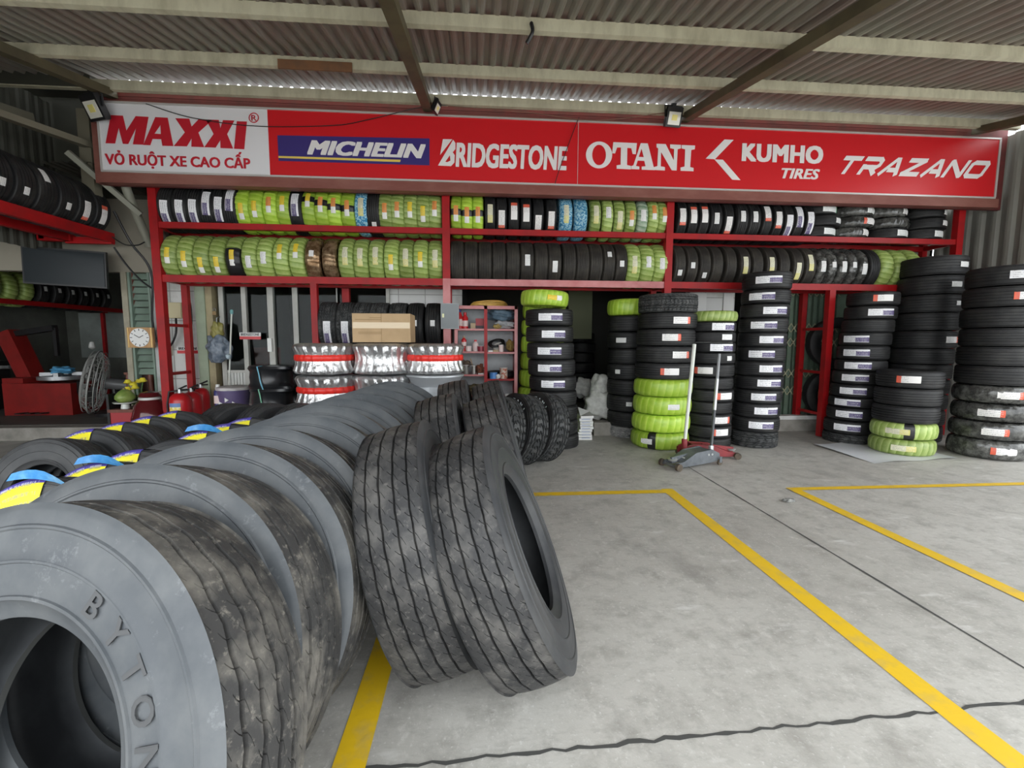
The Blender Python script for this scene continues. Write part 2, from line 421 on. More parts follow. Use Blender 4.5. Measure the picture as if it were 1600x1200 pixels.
def make_wrapped(key, R, W, rim, m, n=156, nb=26, amp=.006):
    h = R-rim; H = W/2
    prof = [(rim, H*.6), (rim+.12*h, H*.92), (rim+.4*h, H), (R-.3*h, H*.96), (R-.13*h, H*.83), (R-.045*h, H*.62), (R-.008*h, H*.33), (R+.001, 0)]
    prof = prof + [(r, -z) for r, z in prof[:-1]][::-1]
    k = len(prof); rows = [(r, z, j/(k-1), None) for j, (r, z) in enumerate(prof)] + [(rim-.002, -H*.3, 1.2, None), (rim-.002, H*.3, -.2, None)]
    def fn(t, v, z):
        a = (t/(2*PI)*nb + v*.9) % 1.0
        return amp*(a-.5)*(1.0 if 0 <= v <= 1 else 0) + .0025*math.sin(t*7+v*5)
    TIRES[key] = dict(R=R, W=W, tw=H*.6, rim=rim, mesh=ring_mesh(key, rows, n, MATS[m], 50, fn, close=True))

_ST = {}
def sticker_mesh(R, width, length, m, lift=.004, belly=0.0):
    key = (round(R, 3), width, length, m, belly)
    if key in _ST: return _ST[key]
    mb = MB(); nu, nv = 10, 4; a = length/R
    for i in range(nu+1):
        t = (i/nu-.5)*a
        for j in range(nv+1):
            q = j/nv-.5; r = R+lift-belly*4*q*q
            mb.v.append((r*math.cos(t), r*math.sin(t), q*width))
    for i in range(nu):
        for j in range(nv):
            q = (i*(nv+1)+j, (i+1)*(nv+1)+j, (i+1)*(nv+1)+j+1, i*(nv+1)+j+1); mb.f.append(q)
            mb.uv[len(mb.f)-1] = [(i/nu, j/nv), ((i+1)/nu, j/nv), ((i+1)/nu, (j+1)/nv), (i/nu, (j+1)/nv)]
    me = mb.mesh('sticker', MATS[m], 60); _ST[key] = me; return me

STK = {'wp': ('print_white_purple', .09, .31, 'white and purple sticker'), 'wr': ('print_white_red', .085, .23, 'white sticker with red end'),
       'rw': ('print_red_white', .085, .23, 'red-edged white sticker'), 'y': ('print_yellow', .06, .2, 'yellow sticker'), 'o': ('print_orange', .06, .2, 'orange sticker'),
       'w': ('print_white', .07, .15, 'white sticker'), 'g': ('print_green_white', .085, .3, 'white and green sticker'), 'c': ('print_cream', .07, .24, 'cream and yellow sticker'),
       's': ('print_white', .06, .08, 'small white sticker'), 'm': ('print_blue_yellow', .15, .34, 'blue and yellow paper band')}
def basis(axis, face):
    z = Vector(axis).normalized(); x = Vector(face); x = (x - z*x.dot(z)).normalized(); y = z.cross(x)
    return Matrix((x, y, z)).transposed().to_4x4()
def put_tire(key, loc, axis, face, label, cat='tire', group=None, stk=None, sang=0.0, name=None, soff=0.0, spin=0.0):
    d = TIRES[key]; M = Matrix.Translation(Vector(loc)) @ basis(axis, face)
    nm = name or ('wrapped_tire' if 'wrap' in key else 'tire')
    if 'parts' in d:
        o = bpy.data.objects.new(nm, None); COL.objects.link(o); o.empty_display_size = .1
        for pn, me in d['parts']: link(pn, me, o)
    else:
        o = link(nm, d['mesh'])
    o.matrix_world = M @ Matrix.Rotation(spin, 4, 'Z'); tag(o, label, cat, group)
    if stk:
        s = STK[stk]; belly = .004 if 'wrap' not in key else .012*min(1, s[1]/.1)
        c = link('sticker', sticker_mesh(d['R'], s[1], s[2], s[0], .004 if 'wrap' not in key else .009, belly if 'wrap' in key else .003), o)
        c.matrix_local = Matrix.Rotation(sang-spin, 4, 'Z') @ Matrix.Translation((0, 0, soff))
    return o

make_tire('truck', .52, .256, .288, ('rubber_truck_dusty', 'rubber_truck_side', 'rubber_inner'),
          grooves=((-.62, .05), (-.21, .055), (.21, .055), (.62, .05)), gd=.02, n=348, wave=(.0035, 29), tf=.9, crown=.012, ridge=True, parts=True)
make_tire('truck_lean', .52, .265, .288, ('rubber_truck_tread', 'rubber_truck_leaning_side', 'rubber_inner'),
          grooves=((-.64, .034), (-.22, .038), (.22, .038), (.64, .034)), gd=.016, n=348, wave=(.0014, 29), tf=.885, crown=.012, ridge=True, parts=True)
make_tire('light_truck', .38, .235, .21, ('rubber_light_truck', 'rubber_truck_leaning_side', 'rubber_inner'),
          grooves=((-.5, .04), (0, .04), (.5, .04)), gd=.012, n=240, wave=(.004, 40), tf=.8, crown=.014, ridge=True, parts=True)
make_tire('terrain', .40, .27, .2, ('rubber_all_terrain', 'rubber_car', 'rubber_car'), gd=.02, n=330, blocks=30, tf=.86, crown=.012, ridge=True, parts=True)
make_tire('terrain_stack', .37, .24, .2, ('rubber_all_terrain',), gd=.01, n=240, blocks=44, tf=.84)
make_tire('terrain_grey', .32, .2, .18, ('rubber_grey',), gd=.016, n=200, blocks=26, tf=.86)
make_tire('terrain_brown', .30, .2, .18, ('rubber_all_terrain',), gd=.012, n=200, blocks=18, tf=.86)
# ------------------------------------------------------------------ the setting
def floor_material():
    m, nt, b = nodes_of('concrete_floor')
    n1 = NOISE(nt, 0.55, 6, rnd=False); n2 = NOISE(nt, 5, 8, rnd=False, rough=.7); n3 = NOISE(nt, 2.2, 4, rnd=False, stretch=(1, 3, 1))
    n4 = NOISE(nt, 60, 3, rnd=False)
    c = MIX(nt, RAMP(nt, n1, .35, .7), (.4, .385, .35), (.55, .535, .495))
    c = MIX(nt, RAMP(nt, n2, .48, .72), c, (.29, .278, .25))
    n5 = NOISE(nt, 14, 8, rnd=False, rough=.75, stretch=(1, 1.8, 1)); c = MIX(nt, MA(nt, 'MULTIPLY', RAMP(nt, n5, .5, .7), .6), c, (.3, .288, .262)); n6 = NOISE(nt, 9, 8, rnd=False, rough=.75, stretch=(1.5, 1, 1)); c = MIX(nt, MA(nt, 'MULTIPLY', RAMP(nt, n6, .56, .72), .7), c, (.66, .645, .6))
    c = MIX(nt, RAMP(nt, n3, .62, .74), c, (.63, .62, .59))
    c = MIX(nt, RAMP(nt, n4, .6, .75), c, (.6, .59, .56))
    c = MIX(nt, MA(nt, 'MULTIPLY', RAMP(nt, NOISE(nt, 1.1, 5, rnd=False, stretch=(1.6, .5, 1)), .58, .72), .5), c, (.2, .19, .175))
    nt.links.new(c, b.inputs['Base Color']); b.inputs['Roughness'].default_value = .62
    BUMP(nt, b, MA(nt, 'ADD', n2, n4), .14, .01); return m
M_FLOOR = floor_material()
struct('floor', MB().b2(-14, 14, -14, 6.6, -.2, 0), M_FLOOR)
M_CURB = mat('curb_concrete', (.3, .28, .25), .8, col2=(.18, .17, .15), scale=5, bump=.2)
struct('floor_step', MB().b2(-9.5, 7.5, 6.58, 11, 0, .18), M_CURB)
M_YEL = mat('yellow_line_paint', (.78, .5, .012), .55, col2=(.6, .42, .09), scale=9, lo=.5, hi=.75, bump=.15)
_zc = [.0015]
def stripe(x0, y0, x1, y1, w, name='floor_marking', m=None, jag=0, z=None, seed=1):
    _zc[0] += .0004; z = _zc[0]
    rr = random.Random(seed); mb = MB(); n = (170 if jag > .004 else 40) if jag else 1; d = Vector((x1-x0, y1-y0, 0)); L = d.length; d /= L; nn = Vector((-d.y, d.x, 0))
    pv = []
    for i in range(n+1):
        p = Vector((x0, y0, 0)) + d*(L*i/n) + nn*rr.uniform(-jag, jag); ww = w*(1+rr.uniform(-.4, .4)*(jag > 0))
        pv.append((p+nn*ww/2, p-nn*ww/2))
    for (a, b2), (c, e) in zip(pv, pv[1:]): mb.quad((a.x, a.y, z), (b2.x, b2.y, z), (e.x, e.y, z), (c.x, c.y, z))
    return struct(name, mb, m or M_YEL)
M_CRACK = mat('dark_joint', (.06, .06, .056), .9)
stripe(2.35, -2, 2.35, 4.9, .012, 'floor_joint', M_CRACK, .001, None, 3)
stripe(-1.2, 1.33, 6.5, 1.62, .014, 'floor_joint', M_CRACK, .007, None, 4)
stripe(1.79, -3, 1.79, 4.01, .11); stripe(-3.0, 3.94, 1.845, 3.94, .09); stripe(-.43, -3, -.43, 3.89, .11)
stripe(3.0, -3, 3.0, 3.95, .1); stripe(2.95, 3.92, 5.5, 3.92, .08); stripe(5.45, -3, 5.45, 3.95, .1)

# canopy: corrugated sheets on purlins and rafters, falling away from the wall
SL = .21
def roofz(y): return 4.475 - SL*(5.88-y)
def roof_material():
    m, nt, b = nodes_of('weathered_sheet_metal')
    n1 = NOISE(nt, 1.3, 5, rnd=False, stretch=(.9, .25, 1)); n2 = NOISE(nt, 7, 4, rnd=False, stretch=(1, .12, 1))
    c = MIX(nt, RAMP(nt, n1, .4, .66), (.245, .236, .2), (.24, .18, .158))
    c = MIX(nt, RAMP(nt, n2, .5, .75), c, (.32, .31, .275))
    nt.links.new(c, b.inputs['Base Color']); b.inputs['Roughness'].default_value = .55; return m
ROOF_END = -0.3
def corrugated(name, x0, x1, fz, y0, y1, m, pitch=.125, amp=.02, ny=2, vertical=None):
    mb = MB(); n = int((x1-x0)/pitch*6); ys = [y0+(y1-y0)*k/ny for k in range(ny+1)]
    for i in range(n+1):
        x = x0+(x1-x0)*i/n; ph = (i % 6)
        h = amp*(0, 0, 1, 1, 1, .2)[ph]*2-amp
        for y in ys:
            mb.v.append((x, y, fz(y)+h) if vertical is None else ((vertical+h, x, y) if vertical > -50 else (x, fz(0)+h, y)))
    k = ny+1
    for i in range(n):
        for j in range(ny): mb.f.append((i*k+j, (i+1)*k+j, (i+1)*k+j+1, i*k+j+1))
    return struct(name, mb, m)
M_ROOF = roof_material()
corrugated('ceiling', -9.6, 7.5, roofz, ROOF_END, 6.02, M_ROOF)
M_PURLIN = mat('dusty_pale_steel', (.58, .55, .41), .7, col2=(.42, .39, .28), scale=3, lo=.4, hi=.7, bump=.15, stretch=(3, 1, 1))
M_RAFTER = mat('dark_olive_steel', (.11, .095, .05), .6, col2=(.07, .06, .035), scale=4)
M_BROWN = mat('rusty_red_steel', (.2, .06, .045), .6, col2=(.27, .11, .085), scale=4, stretch=(.4, 1, 1))
for i, y in enumerate((5.9, 4.98, 3.92, 2.86, 1.8, .74, -.25)):
    z = roofz(y)-.021
    struct('purlin', MB().b2(-9.6, 7.45, y-.03, y+.03, z-.1 - (.03 if i == 0 else 0), z-.022*(i == 0)), M_PURLIN)
for x in (-4.35, -.62, 2.72, 6.9):
    struct('rafter', MB().bar((x, ROOF_END, roofz(ROOF_END)-.17), (x, 5.98, roofz(5.98)-.17), .09, .11), M_RAFTER)
# repair plate on one purlin
struct('trim_1', MB().b2(-2.0, -1.27, 4.93, 4.945, 4.13, 4.22), mat('rust_plate', (.2, .09, .04), .8, col2=(.13, .07, .04)))

# wall strip above and behind the sign
M_MAROON = mat('maroon_sheet', (.17, .03, .03), .6, col2=(.1, .03, .028), scale=5)
mb = MB()
for k in range(5): mb.b2(-4.6, 6.8, 6.0, 6.03+.02*(k % 2), 4.12+.05*k, 4.165+.05*k)
mb.b2(-4.6, 7.5, 6.06, 6.1, 3.3, 4.405)
struct('wall_fascia', mb, M_MAROON)
M_SOFF = mat('dark_sheet', (.08, .075, .06), .7)
corrugated('ceiling_soffit', -5.3, 7.45, lambda y: 3.56, 6.06, 7.0, M_SOFF, .1, .01)

# back wall in pieces round the openings
M_TILE = mat('white_blockwork', (.62, .62, .6), .6, col2=(.4, .39, .36), scale=2.5, lo=.5, hi=.75)
def wall_white():
    m, nt, b = nodes_of('white_tiled_wall')
    br = nt.nodes.new('ShaderNodeTexBrick'); tc = nt.nodes.new('ShaderNodeTexCoord'); mp = nt.nodes.new('ShaderNodeMapping')
    mp.inputs['Rotation'].default_value = (PI/2, 0, 0); nt.links.new(tc.outputs['Object'], mp.inputs[0]); nt.links.new(mp.outputs[0], br.inputs['Vector'])
    br.inputs['Scale'].default_value = 1.0; br.inputs['Brick Width'].default_value = .4; br.inputs['Row Height'].default_value = .42; br.inputs['Mortar Size'].default_value = .006
    br.offset = 0
    br.inputs['Color1'].default_value = (.66, .66, .64, 1); br.inputs['Color2'].default_value = (.6, .6, .58, 1); br.inputs['Mortar'].default_value = (.3, .3, .28, 1)
    c = MIX(nt, RAMP(nt, NOISE(nt, 2.2, 6, rnd=False), .52, .74), br.outputs['Color'], (.36, .35, .31))
    nt.links.new(c, b.inputs['Base Color']); b.inputs['Roughness'].default_value = .45; return m
M_WT = wall_white()
def xw(px, Y=6.85, py=520): return aty(px, py, Y).x
XL = -4.33
struct('wall_back', MB().b2(xw(255), xw(312), 6.82, 7.0, .18, 2.4), M_WT)
struct('wall_panel', MB().b2(xw(606), xw(722), 6.95, 7.1, .18, 2.5), M_WT)
struct('wall_header', MB().b2(XL, 7.5, 6.98, 7.1, 2.5, 3.6), mat('shaded_plaster', (.25, .24, .21), .8))  # whitish wall, its shade put into the darker plaster colour
M_SAGE = mat('sage_paint', (.36, .43, .31), .6, col2=(.27, .32, .23), scale=3)
struct('pillar', MB().b2(xw(312), xw(327), 6.78, 7.0, .18, 2.5), M_SAGE)
struct('wall_beige', MB().b2(-9.4, XL-.02, 6.62, 6.74, 2.33, 3.3), mat('beige_plaster', (.3, .275, .22), .8, col2=(.25, .23, .185), scale=2))
struct('pillar_grey', MB().b2(xw(239, 6.7), xw(256, 6.7), 6.66, 6.95, .18, 3.4), mat('pale_grey_post', (.5, .51, .5), .6, col2=(.36, .37, .36), scale=3))

# right wall: vertical corrugated sheets; left upper cladding
M_CORR = mat('pale_corrugated_metal', (.27, .265, .235), .55, 0.1, col2=(.2, .195, .172), scale=2, stretch=(1, 1, .3))
corrugated('wall_right', 4.6, 7.0, None, 0, 4.33, M_CORR, .19, .02, 1, 7.52)
M_DGREEN = mat('dark_green_sheet', (.06, .06, .045), .7, col2=(.045, .045, .035), scale=1.2)
corrugated('wall_left', 1.6, 6.62, None, 2.55, 4.5, M_DGREEN, .12, .01, 1, -5.62)
struct('trim_2', MB().bar((-5.5, 1.6, roofz(1.6)-.25), (-5.5, 6.2, 4.12), .1, .12), mat('brown_grey_steel', (.17, .155, .11), .7))
struct('trim_3', MB().bar((-5.52, 3.0, 3.62), (-4.75, 6.1, 3.78), .07, .1), mat('brown_grey_steel', (.17, .155, .11), .7))
struct('trim_4', MB().b2(-4.86, -4.72, 6.08, 6.2, 2.9, 4.2), mat('brown_grey_steel', (.17, .155, .11), .7))
struct('trim_5', MB().bar((-4.85, 5.9, 3.62), (-4.35, 6.3, 3.02), .06), mat('grey_pipe_paint', (.25, .25, .2), .6))

# workshop room behind the left opening
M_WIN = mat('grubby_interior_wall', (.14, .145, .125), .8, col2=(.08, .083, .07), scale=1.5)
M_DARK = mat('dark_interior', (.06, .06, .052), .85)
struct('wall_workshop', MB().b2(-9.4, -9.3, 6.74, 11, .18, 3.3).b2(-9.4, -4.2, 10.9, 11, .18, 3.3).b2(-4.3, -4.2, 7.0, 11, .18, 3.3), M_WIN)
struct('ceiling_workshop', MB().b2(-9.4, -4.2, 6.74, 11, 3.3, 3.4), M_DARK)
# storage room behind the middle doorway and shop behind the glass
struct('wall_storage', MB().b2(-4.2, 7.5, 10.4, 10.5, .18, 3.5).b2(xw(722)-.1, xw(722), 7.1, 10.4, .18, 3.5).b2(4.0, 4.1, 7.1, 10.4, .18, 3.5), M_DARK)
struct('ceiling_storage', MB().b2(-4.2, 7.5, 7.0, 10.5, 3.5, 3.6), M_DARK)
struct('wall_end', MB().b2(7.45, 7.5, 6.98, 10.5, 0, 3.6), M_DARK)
M_PAPER = mat('paper_white', (.74, .74, .72), .7)
struct('wall_side', MB().b2(xw(1078), xw(1148), 6.9, 7.05, .18, 2.6), M_WT)

# unseen side wall beyond the cladding, added to cut light from the open side
struct('wall_light_block', MB().b2(-9.6, -9.5, -1.5, 6.7, 0, 4.6), M_DGREEN)

struct('wall_gable', MB().b2(-9.6, -4.42, 6.64, 6.72, 3.3, 4.7).b2(-4.62, -4.45, 6.06, 6.66, 3.36, 4.45), M_DGREEN)
struct('trim_7', MB().b2(-5.65, -4.5, 5.86, 5.94, 4.34, 4.52), M_DGREEN)
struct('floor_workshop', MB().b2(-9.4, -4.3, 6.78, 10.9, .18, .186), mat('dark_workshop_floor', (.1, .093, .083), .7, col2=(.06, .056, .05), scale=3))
struct('ceiling_light_block', MB().b2(-9.6, -4.45, 5.98, 6.76, 4.58, 4.64), M_DGREEN)  # unseen cover added so sky light stays off the gable wall
# ------------------------------------------------------------------ sign board
YS = 5.95
def S(px, py): p = aty(px, py, YS-.012); return (p.x, p.z)
M_SIGN_RED = mat('sign_red', (.62, .012, .018), .35); M_SIGN_WHITE = mat('sign_white', (.78, .77, .79), .35)
M_LET_RED = mat('letter_red', (.55, .015, .03), .4); M_LET_WHITE = mat('letter_white', (.82, .79, .78), .4)
M_NAVY = mat('plate_navy', (.045, .03, .18), .4); M_LINE_YEL = mat('plate_yellow', (.8, .6, .12), .4)
M_ALU = mat('aluminium_trim', (.6, .58, .56), .35, .3)
sign = thing('shop_sign', 'long red and white tire brand sign board under the canopy', 'sign', (0, 0, 0))
X0, X1, ZB, ZT = -4.5, 7.24, 3.44, 4.21; XS = S(419, 220)[0]
MB().b2(X0, XS, YS, YS+.1, ZB, ZT).build('white_panel', M_SIGN_WHITE, sign)
MB().b2(XS, X1, YS, YS+.1, ZB, ZT).build('red_panel', M_SIGN_RED, sign)
MB().b2(X0-.02, X1+.02, YS-.015, YS+.1, ZT, ZT+.022).b2(X0-.02, X1+.02, YS-.015, YS+.1, ZB-.022, ZB).b2(X0-.025, X0, YS-.01, YS+.1, ZB, ZT).b2(X1, X1+.03, YS-.01, YS+.1, ZB, ZT).b2(S(904, 200)[0]-.003, S(904, 200)[0]+.003, YS-.003, YS, ZB, ZT).build('edge_trim', M_ALU, sign)
MB().b2(X0-.06, X1+.09, YS+.0, YS+.1, ZB-.14, ZB-.022).b2(X0-.12, X0-.03, YS+.03, YS+.1, ZB-.14, ZT).build('lower_beam', M_BROWN, sign)
MB().b2(-4.4, 6.7, YS+.02, YS+.06, ZT+.03, ZT+.05).build('upper_rail', M_BROWN, sign)
def LET(name, loops, m, crop=None, y=YS-.004):
    pts = []
    for lp in loops:
        pts.append([S(crop[0]+a/4, crop[1]+b/4) if crop else S(a, b) for a, b in lp])
    o = link(name, curve_mesh(pts, name, m), sign); o.location.y = y; return o
def Xg(cx, cy, tl, tr, bl, br):
    return [tl[0], tl[1], (cx, cy-36), tr[0], tr[1], (cx+42, cy), br[1], br[0], (cx, cy+36), bl[1], bl[0], (cx-42, cy)]
C1 = (0, 0)
for lps in ([[(657, 893), (690, 718), (765, 721), (787, 815), (845, 724), (925, 729), (893, 902), (828, 900), (848, 795), (798, 898), (765, 897), (738, 795), (716, 895)]],
                  [[(893, 904), (968, 730), (1045, 734), (1080, 911), (1012, 909), (1005, 868), (950, 866), (936, 906)], [(1000, 778), (1003, 836), (962, 834)]],
                  [Xg(1195, 826, ((1093, 737), (1180, 740)), ((1240, 743), (1325, 747)), ((1084, 911), (1165, 913)), ((1194, 915), (1273, 918)))],
                  [Xg(1375, 836, ((1286, 746), (1365, 748)), ((1392, 749), (1462, 752)), ((1275, 918), (1345, 921)), ((1376, 923), (1455, 927)))],
                  [[(1478, 756), (1541, 758), (1524, 931), (1461, 928)]]): LET('lettering', lps, M_LET_RED, C1)
def TXT(body, px0, px1, py0, py1, m, bold=0.0, shear=0.0, spacing=1.0, name='lettering', y=YS-.001):
    a = S(px0, py1); b = S(px1, py0)
    o = link(name, text_mesh(body, name, m, (a[0], b[0], a[1], b[1]), bold, shear, .005, spacing), sign); o.location.y = y; return o
TXT('VỎ RUỘT XE CAO CẤP', 165, 389, 238, 260.5, M_LET_RED, .03)
ring = [[(math.cos(2*PI*k/28)*q+396, math.sin(2*PI*k/28)*q+183.5) for k in range(28)] for q in (8, 6.6)]
LET('trade_mark', ring, M_LET_RED); TXT('R', 392.5, 400, 179.5, 188, M_LET_RED, .01, name='trade_mark')
LET('blue_plate', [[(433, 211), (671, 216), (671, 258), (435, 251)]], M_NAVY)
LET('yellow_rule', [[(435, 243.5), (626, 249.5), (625, 253), (435, 246.5)]], M_LINE_YEL, y=YS-.008)
TXT('MICHELIN', 482, 663, 226, 240.5, M_LET_WHITE, .055, .3, 1.06, y=YS-.006)
C2 = (400, 0)
LET('lettering', [[(1150, 968), (1168, 868), (1226, 869)], [(1232, 872), (1246, 892), (1246, 930), (1229, 950), (1242, 968), (1240, 1014), (1218, 1037), (1137, 1033)], [(1212, 968), (1215, 1002), (1196, 1012), (1182, 1010)]], M_LET_WHITE, C2)
TXT('RIDGESTONE', 713, 886, 229.5, 259.5, M_LET_WHITE, .04, .1, 1.0)
C3 = (800, 0)
ell = lambda cx, cy, rx, ry: [(cx+rx*math.cos(2*PI*k/40), cy+ry*math.sin(2*PI*k/40)) for k in range(40)]
LET('lettering', [ell(545, 967, 82, 84), ell(545, 967, 43, 64),
                  [(634, 887), (782, 893), (775, 962), (755, 961), (747, 925), (722, 922), (720, 1030), (745, 1036), (745, 1057), (655, 1053), (655, 1032), (680, 1028), (682, 920), (658, 920), (645, 957), (627, 956)],
                  [(806, 893), (850, 895), (887, 1042), (893, 1044), (893, 1062), (812, 1059), (812, 1040), (836, 1038), (828, 1004), (787, 1002), (776, 1036), (797, 1040), (797, 1057), (747, 1055), (747, 1036), (760, 1032)], [(811, 928), (825, 981), (793, 979)],
                  [(905, 897), (962, 899), (1012, 1000), (1015, 930), (990, 924), (990, 901), (1057, 904), (1057, 926), (1037, 931), (1030, 1064), (1000, 1063), (933, 948), (931, 1038), (957, 1043), (957, 1064), (893, 1061), (893, 1041), (910, 1037), (915, 925), (905, 920)],
                  [(1062, 905), (1146, 908), (1144, 931), (1122, 936), (1115, 1043), (1136, 1048), (1136, 1069), (1055, 1066), (1055, 1045), (1080, 1040), (1084, 931), (1062, 926)]], M_LET_WHITE, C3)
LET('emblem', [[(1330, 870), (1387, 873), (1270, 994), (1212, 990)], [(1268, 995), (1320, 997), (1430, 1124), (1378, 1122)]], M_LET_WHITE, C3)
TXT('KUMHO', 1161, 1286, 229, 250.5, M_LET_WHITE, .055, 0, 1.08)
TXT('TIRES', 1222, 1281, 264.5, 278, M_LET_WHITE, .035, .25, 1.03)
# wide rounded italic lettering drawn as bands: unit cell x 0..1, y 0 (foot)..1 (head)
def bands():
    h = .135; out = []
    def seg(x, a, b):
        (ax, ay), (bx, by) = a, b; d = math.hypot(bx-ax, (by-ay)); nx, ny = -(by-ay)/d*h, (bx-ax)/d*h
        ex, ey = (bx-ax)/d*h*.6, (by-ay)/d*h*.6
        out.append([(x+ax-ex+nx, ay-ey+ny), (x+bx+ex+nx, by+ey+ny), (x+bx+ex-nx, by+ey-ny), (x+ax-ex-nx, ay-ey-ny)])
    lo, hi = .1, .9; w = 1.25
    G = {'T': [[(0, hi), (w, hi)], [(w*.5, hi), (w*.5, lo-.05)]], 'R': [[(0, hi), (w*.85, hi), (w, .78), (w, .55), (w*.86, .42), (.3, .42)], [(w*.55, .42), (w*.95, lo-.05)], [(.12, .5), (.12, lo-.05)]],
         'A': [[(0, lo-.05), (w*.52, hi), (w*.66, hi), (w, lo-.05)], [(w*.4, .3), (w*.9, .3)]], 'Z': [[(.05, hi), (w, hi), (0, lo), (w, lo)]],
         'N': [[(0, lo-.05), (0, hi), (.08, hi), (w-.08, lo), (w, lo), (w, hi+.05)]], 'O': [[(.15, hi), (w-.15, hi), (w, .78), (w, .22), (w-.15, lo), (.15, lo), (0, .22), (0, .78), (.15, hi)]]}
    x = 0
    for ch in 'TRAZANO':
        for pl in G[ch]:
            for a, b in zip(pl, pl[1:]): seg(x, a, b)
        x += w+.42
    return out, x-.42
lp, wt = bands()
a, b = S(1305, 270.5), S(1545, 252); sx = (b[0]-a[0]-.12)/wt; hz = (b[1]-a[1])
mb = MB()
for k, q in enumerate(lp):
    pts = [(a[0]+.0+x*sx+.16*y, a[1]+y*hz) for x, y in q]
    mb.quad(*[(x, YS-.006-.0002*(k % 5), z) for x, z in pts])
mb.build('lettering', M_LET_WHITE, sign)

# ------------------------------------------------------------------ floodlights
M_GLASS = mat('lamp_glass', (.8, .78, .7), .15); M_LED = mat('led_chip', (.85, .75, .25), .4)
def floodlight(px, py, label, yaw, s=1.0, tilt=.45):
    p = aty(px, py, 5.82); t = thing('floodlight', label, 'lamp', p); t.rotation_euler = (tilt, 0, yaw); t.scale = (s, s, s)
    mb = MB().b2(-.13, .13, -.02, .05, -.14, .14)
    for k in range(7): mb.b2(-.12+.035*k, -.112+.035*k, .05, .085, -.11, .11)
    mb.build('housing', M_BLACK, t)
    MB().b2(-.1, .1, -.027, -.018, -.11, .07).build('glass', M_GLASS, t)
    MB().b2(-.045, .045, -.032, -.026, -.05, .03).build('led', M_LED, t)
    MB().tube([(-.14, .02, 0), (-.15, .08, .16), (.15, .08, .16), (.14, .02, 0)], .012).b2(-.03, .03, .05, .12, .14, .2).build('bracket', M_BLACK, t)
    return t
floodlight(146, 168, 'black floodlight at the white end of the sign', -.35, .95)
floodlight(1053, 183, 'black floodlight over the red sign beside the slanting rafter', .1, .8, .35)
floodlight(683, 168, 'small floodlight tucked behind the central rafter end', 1.3, .5)

# ------------------------------------------------------------------ tire rack
YF, YB = 6.2, 6.7
ZL, ZU = 2.24, 2.905
rack = thing('tire_rack', 'long red steel tire rack spanning the shop front under the sign', 'rack', (0, 0, 0))
xl, xm, x3, xr = -4.11, -.42, 2.66, 7.03
def beam(x0, x1, y, z, m, t=.075): return MB().b2(x0, x1, y-.03, y+.03, z-t, z).build('beam', m, rack)
for x, m, z0 in ((xl, M_RED, 0), (xm, M_RED, ZL), (x3, M_RED, ZL-.2), (xr, M_RED, .0)):
    MB().b2(x-.05, x+.05, YF-.045, YF+.045, z0, 3.5).build('post', m, rack)
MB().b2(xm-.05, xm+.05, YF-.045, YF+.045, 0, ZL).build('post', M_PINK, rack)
for x in (xl, xm, x3, xr): MB().b2(x-.04, x+.04, YB-.035, YB+.035, 0 if x != x3 else 2.0, 3.4).build('post', M_RED, rack)
for z in (ZU,):
    for a, b in ((xl, xm), (xm, x3), (x3, xr)): beam(a+.05, b-.05, YF, z, M_RED); beam(a, b, YB, z, M_RED)
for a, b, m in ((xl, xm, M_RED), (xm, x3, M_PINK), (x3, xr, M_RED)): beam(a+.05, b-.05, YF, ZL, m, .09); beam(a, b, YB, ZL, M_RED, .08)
for x in (xl, xm, x3, xr):
    for z in (ZU, ZL): MB().b2(x-.03, x+.03, YF, YB, z-.07, z-.01).build('cross_bar', M_RED, rack)
for x in (xl, 5.12):
    for z in (.33, .95, 1.6): MB().b2(x-.02, x+.02, YF, YB+.05, z-.02, z+.02).build('rung', M_RED, rack)
x = 5.12
MB().b2(x-.045, x+.045, YF-.045, YF+.045, 0, ZL-.09).build('post', M_RED, rack); MB().b2(x-.04, x+.04, YB, YB+.08, .18, ZL-.08).build('post', M_RED, rack)
x = -2.17
MB().b2(x-.04, x+.04, YF-.04, YF+.04, .0, ZL-.09).build('post', M_RED, rack); MB().b2(x+.22, x+.32, YB-.04, YB+.04, .0, ZL-.09).build('post', M_RED, rack)
ZC = 1.34
MB().b2(-2.15, xm-.05, YF-.03, YF+.03, ZC-.07, ZC).build('beam', M_RED, rack); MB().b2(-2.15, xm-.05, YB-.03, YB+.03, ZC-.07, ZC).build('beam', M_RED, rack)

